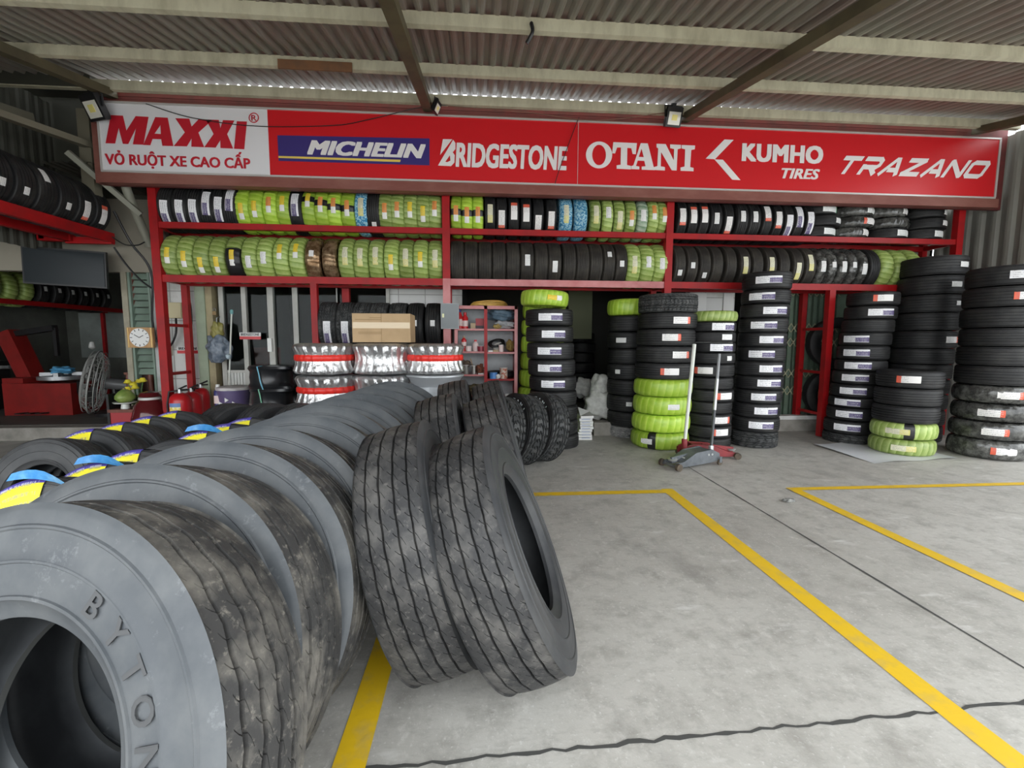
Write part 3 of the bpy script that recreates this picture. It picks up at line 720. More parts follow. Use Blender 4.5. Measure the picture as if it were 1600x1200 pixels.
# ------------------------------------------------------------------ tires on the rack
RU, RL = .295, .31
def kinds(R, sfx, wc, wn, ww, wt):
    make_tire('car'+sfx, R, wc, R*.6, ('rubber_car',)); make_tire('narrow'+sfx, R, wn, R*.6, ('rubber_car',))
    for nm, W in (('car', wc), ('narrow', wn)): make_tire(nm+'_brown'+sfx, R, W, R*.6, ('rubber_brownish',), grooves=((-.6, .035), (-.3, .035), (0, .035), (.3, .035), (.6, .035)))
    for c in ('lime', 'pale_green', 'half', 'banded', 'mint', 'blue', 'bronze', 'clear'):
        make_wrapped('wrap_'+c+sfx, R, ww, R*.6, 'wrap_'+c); make_wrapped('wrap_'+c+'_thin'+sfx, R, wt, R*.6, 'wrap_'+c)
kinds(RU, '_u', .184, .15, .186, .152); kinds(RL, '_l', .19, .17, .2, .143)
LOOK = {'k': ('car', 'black'), 'n': ('narrow', 'black'), 'q': ('car_brown', 'plain ribbed black'), 'nq': ('narrow_brown', 'plain ribbed black'), 'G': ('wrap_lime', 'lime-wrapped'), 'P': ('wrap_pale_green', 'pale green wrapped'),
        'H': ('wrap_half', 'half-unwrapped green'), 'B': ('wrap_banded', 'lime-wrapped black-banded'), 'Q': ('wrap_pale_banded', 'pale green black-banded'), 'M': ('wrap_mint', 'mint-wrapped'), 'U': ('wrap_blue', 'blue-wrapped'), 'Z': ('wrap_bronze', 'bronze-foil-wrapped'), 'C': ('wrap_clear', 'clear-wrapped')}
rnd = random.Random(7)
def shelf(items, zb, sfx, R, where, group, end, yc=(YF+YB)/2):
    """items: (px of tread centre, look, sticker, sticker height angle in degrees, lean)"""
    cz = zb+math.sqrt((R+.004)**2-.2**2)
    for i, it in enumerate(items):
        px, lk, st, deg = it[:4]; lean = it[4] if len(it) > 4 else 0
        thin = len(it) > 5 and it[5]
        kn, look = LOOK[lk]
        if thin: kn = kn+'_thin' if 'wrap' in kn else kn
        x = aty(px, 400, YF-.02).x
        d = math.radians(deg); ax = Vector((1, math.sin(lean)*.6, -math.sin(lean)*.25)).normalized()
        face = Vector((0, -math.cos(d), math.sin(d)))
        lab = f"{look} tire, {ORD[i+1]} from {end} on {where}"
        put_tire(kn+sfx, (x, yc+rnd.uniform(-.006, .006), cz), ax, face, lab, group=group, stk=st, spin=rnd.uniform(0, 6.2) if lk not in 'HB' else (-.62 if lk == 'H' else (-.17+rnd.uniform(-.1, .1))))
le = .16
W1, W2, W3 = 'upper shelf beneath the white sign panel', 'upper shelf over the tool cabinet', 'upper shelf toward corrugated wall'
shelf([(259, 'k', 'wp', -22, le), (282, 'k', 'wp', -20, le), (303, 'k', 'wp', -18, le), (324, 'k', 'wp', 5, le), (343, 'k', 'wp', -10, le), (360, 'k', 'wp', 16, le),
       (381, 'G', 'y', -14), (402, 'G', 'y', -8), (424, 'G', 'o', 4), (445, 'G', 'y', 8), (464, 'k', 'wp', 8),
       (484, 'B', 'y', 20), (504, 'B', 'o', 8), (524, 'B', 'o', 6), (545, 'B', 'o', 0), (566, 'U', 'c', 5), (585, 'k', 's', -40),
       (603, 'P', 'o', -5), (622, 'P', 'o', 0), (642, 'P', 'y', 0), (662, 'P', 'y', -10), (680, 'P', 'o', 5)], ZU, '_u', RU, W1, 'tires on the upper shelf beneath the white sign panel', 'clock end')
L1 = 'lower shelf over glass doors'
shelf([(262, 'P', 'y', 0, .08), (287, 'P', 'y', -8, .08), (312, 'P', 'y', -22, .08), (337, 'P', 'y', -20, .08), (364, 'H', 'y', -3), (389, 'P', 'w', -12), (413, 'P', 'w', -2), (438, 'P', 'y', 14), (463, 'P', 'y', 17), (488, 'Z', 's', 10),
       (515, 'Z', None, 0, -.05), (540, 'P', 'c', 6), (563, 'P', 'c', 4), (587, 'P', 'c', 8), (611, 'P', 'y', -8), (634, 'P', 'c', 5), (657, 'P', 'y', 0), (680, 'P', 'c', 3)], ZL, '_l', RL, L1, 'tires on the lower shelf over the glass doors', 'clock end')
shelf([(713, 'B', 'o', -6, 0, 1), (730, 'B', 'o', -10, 0, 1), (747, 'B', 'o', -8, 0, 1), (766, 'n', 'c', -4), (784, 'n', 'wr', -18), (803, 'n', 'rw', 4), (822, 'n', 'rw', 0), (841, 'n', 'wr', -28), (861, 'n', 'wr', -18),
       (884, 'U', 'c', 0), (907, 'U', None, 0), (930, 'P', 'c', 0, 0, 1), (949, 'P', 'w', 6, 0, 1), (967, 'P', 'c', -14, 0, 1), (985, 'P', 'o', -8, 0, 1), (1003, 'M', 'w', 0, 0, 1), (1020, 'P', 'o', 10, 0, 1), (1036, 'P', 'o', 4, 0, 1)], ZU, '_u', RU, W2, 'tires on the upper shelf over the tool cabinet', 'cabinet end')
L2 = 'lower shelf over the tool cabinet'
shelf([(714, 'q', None, 0), (736, 'q', None, 0), (758, 'q', None, 0), (780, 'q', None, 0), (802, 'q', None, 0), (824, 'q', 'w', 3), (846, 'q', None, 0), (867, 'q', 'w', -12), (890, 'q', None, 0), (911, 'q', None, 0), (932, 'q', None, 0), (952, 'nq', 's', 22), (971, 'nq', 's', -2), (991, 'P', 'c', -4), (1013, 'P', 'w', 4), (1034, 'P', 'w', 0)], ZL, '_l', RL, L2, 'tires on the lower shelf over the tool cabinet', 'cabinet end')
shelf([(1064, 'n', 'wr', 0), (1081, 'n', 'rw', 6), (1098, 'n', 'rw', 8), (1117, 'k', 'w', -2), (1136, 'n', 'wr', -20), (1157, 'k', 'w', 5), (1177, 'k', 'w', 5), (1196, 'n', 'wr', 16), (1213, 'n', 'wr', -2), (1230, 'n', 'wp', -18), (1246, 'n', 'wp', 10), (1262, 'n', 'wp', -8)], ZU, '_u', RU, W3, 'tires on the upper shelf toward the corrugated wall', 'central bay')
L3 = 'lower shelf toward the corrugated wall'
shelf([(1063, 'nq', 's', -22), (1082, 'nq', 's', -3), (1102, 'nq', 's', -28), (1121, 'nq', None, 0), (1142, 'nq', None, 0), (1164, 'nq', 'c', 0), (1184, 'nq', None, 0), (1205, 'nq', 'c', 0), (1226, 'nq', None, 0), (1247, 'nq', 'c', -14), (1266, 'nq', 'c', 10), (1285, 'C', 'w', 0, 0, 1), (1302, 'C', 's', 5, 0, 1), (1318, 'C', 'w', 0, 0, 1), (1334, 'C', 's', 5, 0, 1), (1350, 'C', 'w', -5, 0, 1), (1367, 'n', None, 0), (1388, 'P', None, 0), (1410, 'P', None, 0), (1432, 'P', None, 0)], ZL, '_l', RL, L3, 'tires on the lower shelf toward the corrugated wall', 'central bay')
# flat piles at the far end of the upper shelf
for nm, px, lks, sts, pname in (('f', 1291, 'kkk', ('g', 'w', 'g'), 'black pile on the upper shelf'), ('f', 1345, 'CCC', ('wr', 'rw', 'g'), 'clear-wrapped pile on the upper shelf'), ('f', 1404, 'kCC', ('g', None, 'wr'), 'mixed pile on the upper shelf'), ('f', 1460, 'kkk', ('g', 'w', 'w'), 'endmost black pile on the upper shelf')):
    for i, (lk, st) in enumerate(zip(lks, sts)):
        kn, look = LOOK[lk]; kn = kn+'_thin' if 'wrap' in kn else 'narrow'
        x = aty(px+rnd.uniform(-4, 4)+[-3, 3, 0][i]*.5, 350, 6.2).x
        put_tire(kn+'_u', (x, 6.46, ZU+.078+i*.156), (0, 0, 1), (rnd.uniform(.25, .7), -1, 0), f"{look} tire lying {('bottom', 'middle', 'top')[i]} of the {pname}", group='flat piles on the upper shelf', stk=st)
# ------------------------------------------------------------------ stacks of tires on the floor
def stack(name, base, R, levels, kinds_, cx=None, group=None, depth=0.0):
    """base: (px, py) of the front foot; levels: py of the joints from the floor up; kinds_: (look key, sticker, px offset angle)"""
    b = atz(*base); Y = b.y; n = len(kinds_)
    zs = [0.0] + [aty(base[0], py, Y).z for py in levels]
    for i in range(n):
        z0, z1 = zs[i], zs[i+1]; W = z1-z0
        fr = i/(max(1, n-1)); px = base[0] if cx is None else cx[0]+(cx[1]-cx[0])*fr
        x = aty(px, 600, Y+R).x
        key0, st, ang = kinds_[i][:3]; off = kinds_[i][3] if len(kinds_[i]) > 3 else 0
        kn, look = (key0, {'terrain_stack': 'chunky-treaded black', 'terrain_grey': 'grey deep-lugged', 'terrain_brown': 'worn deep-lugged'}[key0]) if key0.startswith('terrain') else LOOK[key0]
        key = f"{kn}_{name}_{round(W, 2)}"
        if key not in TIRES:
            if 'wrap' in kn: make_wrapped(key, R, W-.004, R*.58, kn)
            elif 'terrain' in kn:
                make_tire(key, R, W-.004, R*.58, ('rubber_grey' if 'grey' in kn else 'rubber_all_terrain',), gd=.012, n=220, blocks={'terrain_stack': 46, 'terrain_grey': 24, 'terrain_brown': 18}[kn], tf=.84)
            else: make_tire(key, R, W-.004, R*.58, ('rubber_car',), tf=.78)
        d = 1 if W > .14 else .7
        put_tire(key, (x+off+rnd.uniform(-.006, .006), Y+R+depth+rnd.uniform(-.006, .006), (z0+z1)/2), (0, 0, 1), (math.sin(ang), -math.cos(ang), 0),
                 f"{look} tire, {ORD[i+1]} from the floor in the {group}", group=f"tires of the {group}", stk=st, soff=0, spin=rnd.uniform(0, 6) if 'banded' not in kn else (0.0 if ang < -.8 else -.2))
k, G = 'k', 'G'
stack('sa', (868, 704), .315, [682, 659, 636, 612, 589, 562, 535, 509, 481], [(k, None, 0)]*3+[(k, 's', -.35), (k, 'wp', -.15), (k, 'wp', -.25), (k, 'wp', -.2), (k, 'wp', .02), (k, 'wp', -.1)], (869, 857), 'stack beside the tool cabinet')
stack('sb', (846, 692), .31, [665, 636, 608, 580, 552, 524, 497, 470], [(G, None, 0)]*8, (842, 850), 'lime stack behind the cabinet-side stack', .1)
stack('sc', (980, 686), .32, [669, 645, 619, 594, 569, 545, 518, 492, 465], [('terrain_grey', None, 0), (k, None, 0), (k, 's', -.3), (k, None, 0), (k, 's', -.85), (k, None, 0), (k, 'w', -.7), (k, None, 0), (G, None, 0)], (984, 980), 'stack by the dark doorway')
stack('sd', (1035, 706), .375, [679, 651, 622, 594, 568, 541, 513, 487, 456], [('B', 'w', -.83), (G, None, 0), (G, 'w', 0), (G, None, 0), (k, 'rw', -.2), (k, 'wr', .15), (k, 'wr', -.2), (k, 'wr', .1), ('terrain_stack', None, 0)], (1033, 1039), 'stack behind the white jack handle')
stack('se', (1106, 704), .3, [686, 667, 648, 629, 610, 590, 569, 551, 535, 518, 502, 484], [(k, None, 0), (k, 'rw', .1), (k, 'wr', .2), (k, None, 0), (k, 'rw', .2), (k, None, 0), (k, 'rw', -.75), (k, 's', .35), (k, 'wp', 0), (k, 'w', .2), (k, 'wp', .05), ('P', None, 0)], (1108, 1108), 'narrow stack behind grey jack handle')
stack('sf', (1182, 702), .295, [677, 654, 632, 610, 588, 565, 542, 519, 496, 473, 450, 421], [('terrain_brown', None, 0)]+[(k, 'wp', a) for a in (-.3, -.1, -.3, -.1, -.05, -.55, -.15, -.55, -.1, -.75, -.5)], (1182, 1189), 'tall stack before the folding gate')
stack('sg', (1337, 696), .30, [681, 660, 639, 623, 602, 581, 563, 540, 519, 498, 476, 453], [('terrain_brown', None, 0), (k, 'wp', -.8), (k, 'wp', -.85), (k, 'wp', -1.0), (k, 'wp', -.85), (k, 'wp', -.85), (k, 'wp', -.85), (k, 'wp', -1.0), (k, 'wp', -1.1), (k, None, 0), (k, 'wp', -.3), (k, 'rw', -.35)], (1330, 1352), 'stack beside the red ladder frame')
stack('sh', (1417, 716), .335, [691, 665, 637, 609, 580], [('P', 'c', -.72), ('Q', 'c', -.95), (k, None, 0), (k, None, 0), (k, 'rw', -.82)], (1415, 1420), 'short stack on the white sheet')
stack('si', (1432, 694), .37, [668, 643, 618, 594, 570, 545, 516, 487, 458, 427, 395], [(k, None, 0)]*6+[(k, 'wr', .2), (k, None, 0), (k, 's', .2), (k, 'w', .0), (k, 'w', .2)], (1425, 1441), 'tall truck-tire stack behind the short stack')
stack('sj', (1552, 724), .37, [693, 664, 634, 605, 573, 542, 511, 477, 443, 408], [('C', 'rw', -.5), ('C', 'wr', -.75), ('C', 'wr', -.9), ('C', 'wr', -.5)]+[(k, None, 0)]*4+[(k, 'rw', -.4), (k, 'wp', -.45)], (1552, 1556), 'widest stack at the corrugated wall')
# lime tire topping the cabinet-side stack, a black one behind it
put_tire('wrap_lime_l', (aty(851, 460, 5.85).x, 5.85, aty(851, 478, 5.6).z+.105), (0.05, 0, 1), (.3, -1, 0), 'lime-wrapped tire topping the stack beside the tool cabinet', stk='y', group='tires of the stack beside the tool cabinet')
# ------------------------------------------------------------------ long row of big truck tires
A0, A1 = Vector((-.925, .925, 0)), Vector((-.745, 3.805, 0)); NA = 11; LEAN = .335
rowdir = (A1-A0).normalized()
M_MARK = mat('dark_lettering', (.045, .047, .05), .5)
for i in range(NA):
    p = A0.lerp(A1, i/(NA-1)); p.x += rnd.uniform(-.03, .02) if i else 0
    if i < 4: p = Vector(((-.905, .93, 0), (-.935, 1.235, 0), (-.9, 1.515, 0), (-.885, 1.795, 0))[i])
    ln = LEAN+(rnd.uniform(-.01, .01) if i else 0); yw = (.25, .14, .09)[i] if i < 3 else rnd.uniform(.06, .08)
    p.z = .52*math.cos(ln)+.1166*math.sin(ln); ax = Vector((math.sin(yw)*math.cos(ln), math.cos(yw)*math.cos(ln), -math.sin(ln)))
    o = put_tire('truck', p, ax, (0, 0, 1), f"big dusty truck tire standing {ORD[i+1] + ' from the near end' if i else 'nearest'} in the long row", group='long row of standing truck tires', name='heavy_tire', spin=rnd.uniform(0, 6) if i else 0)
    if i == 0:
        for ch, deg in (('B', 63), ('Y', 51), ('T', 39), ('O', 28), ('N', 16)):
            me = text_mesh(ch, 'lettering', M_MARK, bold=.02, height=.046, depth=.002); l = link('lettering', me, o)
            t = math.radians(deg); rr = .374      # read clockwise on the face towards the viewer (local -Z)
            # local X is up here, axis +Z points away from the viewer
            px_, py_ = rr*math.sin(t), None
            right = ax.normalized().cross(Vector((0, 0, 1))).normalized(); upv = right.cross(ax.normalized()).normalized()
            rad = (right*math.cos(t)+upv*math.sin(t)); tan = (right*math.sin(t)-upv*math.cos(t))
            nrm = -ax.normalized()
            pos = p + rad*rr + nrm*(.129)
            Mx = Matrix((tan, -nrm, rad)).transposed().to_4x4(); Mx.translation = pos
            l.matrix_parent_inverse = Matrix.Identity(4); l.matrix_local = o.matrix_world.inverted() @ Mx
# ------------------------------------------------------------------ pairs leaning on the row
def lean_tire(x, y, lean, yaw, label, key='truck_lean', name='heavy_tire', group='truck tires leaning on the long row'):
    R, W = TIRES[key]['R'], TIRES[key]['W']
    ax = Vector((math.cos(lean)*math.cos(yaw), math.cos(lean)*math.sin(yaw), math.sin(lean)))
    z = R*math.cos(lean)+W/2*.84*abs(math.sin(lean))
    return put_tire(key, (x, y, z), ax, (0, -1, 0), label, group=group, name=name, spin=rnd.uniform(0, 6))
lean_tire(.115, 1.831, .393, -.134, 'nearest leaning truck tire, its bead hole facing the yellow bay')
lean_tire(-.225, 1.886, .26, 0, 'leaning truck tire between the nearest one and the long row')
lean_tire(.16, 2.89, .29, .0, 'outer truck tire of the second leaning pair')
lean_tire(-.165, 2.91, .23, .0, 'inner truck tire of the second leaning pair')
lean_tire(.2, 3.97, .27, -.02, 'outer truck tire of the farthest leaning pair')
lean_tire(-.13, 3.96, .2, 0, 'inner truck tire of the farthest leaning pair')
# all-terrain tires behind them
M_LW = mat('raised_white_letters', (.7, .8, .82), .5)
for i, (x, y) in enumerate(((.2, 4.82), (.46, 4.95), (.72, 5.08))):
    ax = Vector((-.86, -.46, .2)).normalized()
    o = put_tire('terrain', (x, y, .41), ax, (0, 0, 1), f"all-terrain tire with white sidewall letters, {('first', 'second', 'third')[i]} behind the leaning truck tires", group='all-terrain tires leaning in a row', name='offroad_tire', spin=i*1.1)
    if i < 3:
        nrm = ax; right = Vector((0, 0, 1)).cross(nrm).normalized(); upv = nrm.cross(right)
        for k2, ch in enumerate('OTANI'):
            t = math.radians(104-14*k2); rad = right*math.cos(t)+upv*math.sin(t); tan = right*math.sin(t)-upv*math.cos(t)
            l = link('lettering', text_mesh(ch, 'lettering', M_LW, bold=.03, height=.045, depth=.003), o)
            Mx = Matrix((tan, -nrm, rad)).transposed().to_4x4(); Mx.translation = Vector((x, y, .41))+rad*.315+nrm*.134
            l.matrix_local = o.matrix_world.inverted() @ Mx
# ------------------------------------------------------------------ light-truck tires with paper bands, two rows
M_RIB = mat('blue_ribbon', (.03, .22, .55), .35, col2=(.12, .38, .68), scale=20)
def band_mesh():
    mb = MB(); n = 12; prof = ((.3835, .02), (.381, -.09), (.37, -.108), (.345, -.1205), (.3, -.1245), (.235, -.1215)); vs_ = (1, .85, .78, .66, .4, 0)
    for i in range(n+1):
        a = -.55+1.1*i/n
        for r, z in prof: mb.v.append((r*math.cos(a), r*math.sin(a), z))
    for i in range(n):
        for j in range(5):
            mb.f.append((i*6+j, (i+1)*6+j, (i+1)*6+j+1, i*6+j+1)); v0, v1 = vs_[j], vs_[j+1]
            mb.uv[len(mb.f)-1] = [(i/n, v0), ((i+1)/n, v0), ((i+1)/n, v1), (i/n, v1)]
    return mb.mesh('paper_band', MATS['print_blue_yellow'], 60)
BAND = band_mesh()
B = [(-1.96, 2.12, 1, 1), (-1.9, 2.38, 1, 1), (-1.92, 2.64, 1, 0), (-1.9, 2.92, 0, 0), (-1.88, 3.2, 1, 1), (-1.86, 3.46, 1, 0), (-1.84, 3.72, 1, 0)]
for i, (bx_, by_, st, rb) in enumerate(B):
    c = Vector((bx_, by_, 0)); ax = Vector((.08, 1, rnd.uniform(-.34, -.26)))
    o = put_tire('light_truck', (c.x, c.y, .385), ax, (-.5, 0, .87), f"light truck tire{' with blue-yellow paper band' if st else ''}, {ORD[i+1]} from the near end beside the long row", group='banded tires beside the long row', name='banded_tire', sang=0)
    if st: link('paper_band', BAND, o)
    if rb:
        mb = MB()
        for k2 in range(9):
            q0 = k2/8; tw_ = 1.2+1.5*q0; w = .024*(1-.3*abs(2*q0-1)); px_ = -.12+.34*q0; pz = .405+.03*math.sin(q0*PI)-.07*q0*q0; py_ = -.03-.05*q0
            mb.v += [(px_-.4*w, py_-w*math.cos(tw_), pz-w*math.sin(tw_)), (px_+.4*w, py_+w*math.cos(tw_), pz+w*math.sin(tw_))]
        for k2 in range(8): mb.f.append((2*k2, 2*k2+2, 2*k2+3, 2*k2+1))
        r2 = mb.build('blue_ribbon', M_RIB, o, 60); r2.matrix_local = o.matrix_world.inverted() @ Matrix.Translation(c+Vector((0, 0, .385)))
Cc = [(88, 688, 0), (148, 682, 1), (205, 667, 1), (268, 655, 1), (262, 641, 0)]
Cp = [(-2.75, 3.02), (-2.7, 3.3), (-2.69, 3.57), (-2.68, 3.84), (-2.66, 4.12)]
for i, (x, y) in enumerate(Cp):
    put_tire('light_truck', (x, y, .385), (.1, 1, rnd.uniform(-.34, -.26)), (-.5, 0, .85), f"light truck tire{' with paper band' if i else ' showing its bead hole'}, {ORD[i+1]} from near end of the outer row", group='outer row of light truck tires', name='banded_tire')
    if i: link('paper_band', BAND, ALL[-1])
for i, (rx, ry_) in enumerate(((-2.5, 4.66), (-2.15, 4.66), (-1.8, 4.62))):
    c = Vector((rx, ry_-.05, 0))
    put_tire('light_truck', (c.x, c.y+.05, .385), (.9, -.43, 0), (0, -1, 0), f"ribbed tire with pale groove edges, {ORD[i+1]} behind the banded tires near the red extinguishers", group='ribbed tires near the extinguishers', name='banded_tire', spin=i*.4)
# tires behind the ladder frame and on the centre shelf
make_tire('behind', .4, .22, .24, ('rubber_car',)); 
for i, z in enumerate((.585, 1.385)):
    put_tire('behind', (5.6, 6.6, z), (.35, 1, 0), (0, 0, 1), f"dark tire standing {('low', 'high')[i]} behind the red ladder frame", group='tires behind the ladder frame')
make_tire('mid_terrain', .33, .235, .19, ('rubber_all_terrain',), gd=.009, n=200, blocks=42, tf=.84)
make_tire('mid_car', .33, .215, .19, ('rubber_car',))
for i, px in enumerate((507, 535, 563, 590, 620, 648, 676)):
    x = aty(px, 500, YF-.05).x; t = 'mid_terrain' if i < 5 else 'mid_car'
    put_tire(t, (x, (YF+YB)/2, ZC+.264), (1, .1 if i < 2 else 0, 0), (0, -.95, -.3 if i < 2 else .1), f"{'chunky' if i < 5 else 'smooth'} black tire, {ORD[i+1]} from the red post on the shelf behind the cardboard box", group='tires behind the cardboard box', stk=('wp', 'wp', None, None, None, 's', 's')[i], spin=i)
# hung rack of tires at the clock side
hr = thing('hanging_tire_rack', 'red tire rack hung along the green side cladding', 'rack')
ex = aty(178, 376, 6.3)
zr = ex.z
MB().b2(-4.8, -4.73, 1.6, 6.35, zr-.02, zr+.1).build('beam', M_RED, hr); MB().b2(-5.3, -5.22, 1.6, 6.35, zr-.02, zr+.08).build('beam', M_RED, hr)
MB().b2(-5.3, -4.74, 6.3, 6.36, zr-.04, zr+.04).build('cross_bar', M_RED, hr); MB().b2(-5.3, -4.74, 3.9, 3.96, zr-.04, zr+.03).build('cross_bar', M_RED, hr)
MB().b2(-5.6, -5.54, 1.6, 6.35, zr+.78, zr+.86).build('top_rail', M_RED, hr); MB().b2(-5.6, -5.2, 6.26, 6.34, zr-.02, zr+.06).build('arm', M_RED, hr); MB().b2(-5.58, -5.52, 6.26, 6.34, zr, zr+.86).build('post', M_RED, hr)
make_tire('hung', .33, .235, .2, ('rubber_car',))
for i in range(9):
    y = 6.16-.242*i
    put_tire('hung', (-5.01, y, zr+.1+.258), (0, 1, 0), (1, 0, (-.25, -.3, -.35, .5, -.3, -.25, .2, 0, .1)[i]), f"black tire, {ORD[i+1]} from the sign end of the hung rack", group='tires on the hung rack', stk=('rw', 'wr', 's', 'w', 's', 's', None, 's', None)[i], spin=i)
# ------------------------------------------------------------------ glass doors
def P(px, py, Y): return aty(px, py, Y)
def glass_mat():
    m, nt, b = nodes_of('dark_window_glass')
    b.inputs['Base Color'].default_value = (.55, .6, .57, 1); b.inputs['Roughness'].default_value = .03
    b.inputs['Transmission Weight'].default_value = 1.0; b.inputs['IOR'].default_value = 1.18; return m
M_GLZ = glass_mat()
M_FRAME = mat('white_aluminium', (.5, .5, .46), .45, col2=(.4, .39, .35), scale=3)
M_PANELW = mat('white_ribbed_panel', (.6, .61, .58), .5)
def door(n, pxa, pxb, Y, zlow, handle=None, fa=7, fb=7):
    xa, xb = P(pxa, 520, Y).x, P(pxb, 520, Y).x
    d = bpy.data.objects.new(f'door_{n}', None); COL.objects.link(d); d['kind'] = 'structure'
    wa = (P(pxa+fa, 520, Y).x-xa); wb = (xb-P(pxb-fb, 520, Y).x)
    MB().b2(xa, xa+wa, Y-.03, Y+.03, .2, 2.4).b2(xb-wb, xb, Y-.03, Y+.03, .2, 2.4).b2(xa, xb, Y-.025, Y+.025, .2, .27).b2(xa, xb, Y-.025, Y+.025, 2.34, 2.4).b2(xa, xb, Y-.025, Y+.025, zlow-.04, zlow).build('frame', M_FRAME, d)
    MB().b2(xa+wa, xb-wb, Y-.004, Y+.004, zlow, 2.34).build('pane', M_GLZ, d)
    if zlow > .4:
        mb = MB(); k = 6; w = (xb-wb-xa-wa)/k
        for i in range(k): mb.b2(xa+wa+i*w+.004, xa+wa+(i+1)*w-.004, Y-.012, Y+.01, .27, zlow-.04)
        mb.build('lower_panel', M_PANELW, d)
    if handle:
        p = P(handle[0], handle[1], Y); MB().b2(p.x-.03, p.x+.03, Y-.06, Y-.03, p.z-.1, p.z+.1).build('handle', mat('white_handle', (.75, .75, .72), .3), d)
    return d
door(1, 346, 388, 6.9, .96); door(2, 382, 430, 6.95, .3, (424, 539), 3, 9); door(3, 430, 468, 6.98, .3, None, 1, 8); door(4, 462, 532, 6.92, .96, None, 6, 4); door(5, 530, 610, 6.92, .3, None, 2, 5)
struct('trim_6', MB().b2(P(328, 520, 6.88).x, P(339, 520, 6.88).x, 6.8, 6.95, .18, 2.4), mat('tan_wood_frame', (.4, .34, .2), .6, col2=(.3, .25, .15), scale=6))
padl = thing('padlock', 'brass padlock and hasp on the tan wooden door post', 'padlock', P(335, 486, 6.79))
MB().box(0, 0, -.03, .05, .02, .05).build('body', mat('old_brass', (.25, .17, .08), .4, .6), padl); MB().tube([(-.016, 0, 0), (-.016, 0, .03), (0, 0, .045), (.016, 0, .03), (.016, 0, 0)], .004).build('shackle', M_STEEL, padl)
def brand_plate(px, py, Y, label, h=.1, w=.3):
    p = P(px, py, Y); t = thing('brand_sticker', label, 'sticker', p)
    MB().b2(-w/2, w/2, -.003, .003, -.005, h/2).build('white_half', mat('sticker_white', (.8, .8, .78), .4), t)
    MB().b2(-w/2, w/2, -.003, .003, -h/2, -.005).build('red_half', mat('sticker_red', (.6, .03, .04), .4), t)
    a = link('lettering', text_mesh('BRIDGESTONE', 'lettering', M_BLACK, (-w/2+.02, w/2-.02, .004, h/2-.008), .02, .05), t); a.location.y = -.003
    return t
brand_plate(391, 525, 6.86, 'white and red rectangular sticker on the glass door behind the mop'); brand_plate(294, 547, 6.815, 'white and red rectangular sticker on the white wall by the ladder frame')
# things reflected or seen behind the glass: a bench, a wheel hub stand
cf = thing('office_chair', 'dark red chair on castors behind the glass door', 'chair', (P(410, 600, 7.9).x, 7.9, .18))
M_DRED = mat('dark_red_cushion', (.2, .02, .02), .6)
MB().b2(-.24, .24, -.24, .24, .42, .5).build('seat', M_DRED, cf); MB().box(0, .24, .85, .42, .07, .5).build('backrest', M_DRED, cf)
MB().tube([(0, 0, .08), (0, 0, .42)], .03).build('column', M_BLACK, cf)
for a in range(5): MB().tube([(0, 0, .1), (.26*math.cos(a*1.256), .26*math.sin(a*1.256), .05)], .02).build('leg', M_BLACK, cf)
# folding gate
M_GATE = mat('sage_gate_paint', (.13, .19, .14), .5, col2=(.1, .14, .1), scale=6)
gt = bpy.data.objects.new('door_6', None); COL.objects.link(gt); gt['kind'] = 'structure'
mb = MB(); mc = MB()
gx0, gx1 = P(1219, 600, 6.86).x, P(1300, 600, 6.86).x; ng = 9
for i in range(ng+1):
    x = gx0+(gx1-gx0)*i/ng; mb.b2(x-.028, x+.028, 6.84, 6.88, .2, 2.3)
for z in (.62, .9, 1.4, 1.63, 2.2):
    for i in range(ng):
        x = gx0+(gx1-gx0)*i/ng; w = (gx1-gx0)/ng
        mc.bar((x, 6.82, z-.07), (x+w, 6.82, z+.07), .014, .006).bar((x, 6.826, z+.07), (x+w, 6.826, z-.07), .014, .006)
mb.build('gate_bar', M_GATE, gt); mc.build('lattice', mat('pale_lattice', (.36, .36, .24), .5), gt)
MB().b2(gx0-.3, 6.0, 6.89, 6.91, .2, 2.3).build('backing', M_GATE, gt)
struct('door_sill', MB().b2(P(1150, 650, 6.6).x, 6.4, 6.6, 6.75, .18, .24), M_WHITE)
for i, (px, py, w, h) in enumerate(((1094, 474, .2, .32), (1138, 476, .16, .36))):
    p = P(px, py, 6.88); o = MB().box(p.x, 6.885, p.z, w, .012, h).build('notice_board', M_PAPER); tag(o, ('white paper notice beside the lime-topped narrow stack', 'white paper notice beside the tall stack')[i], 'notice')

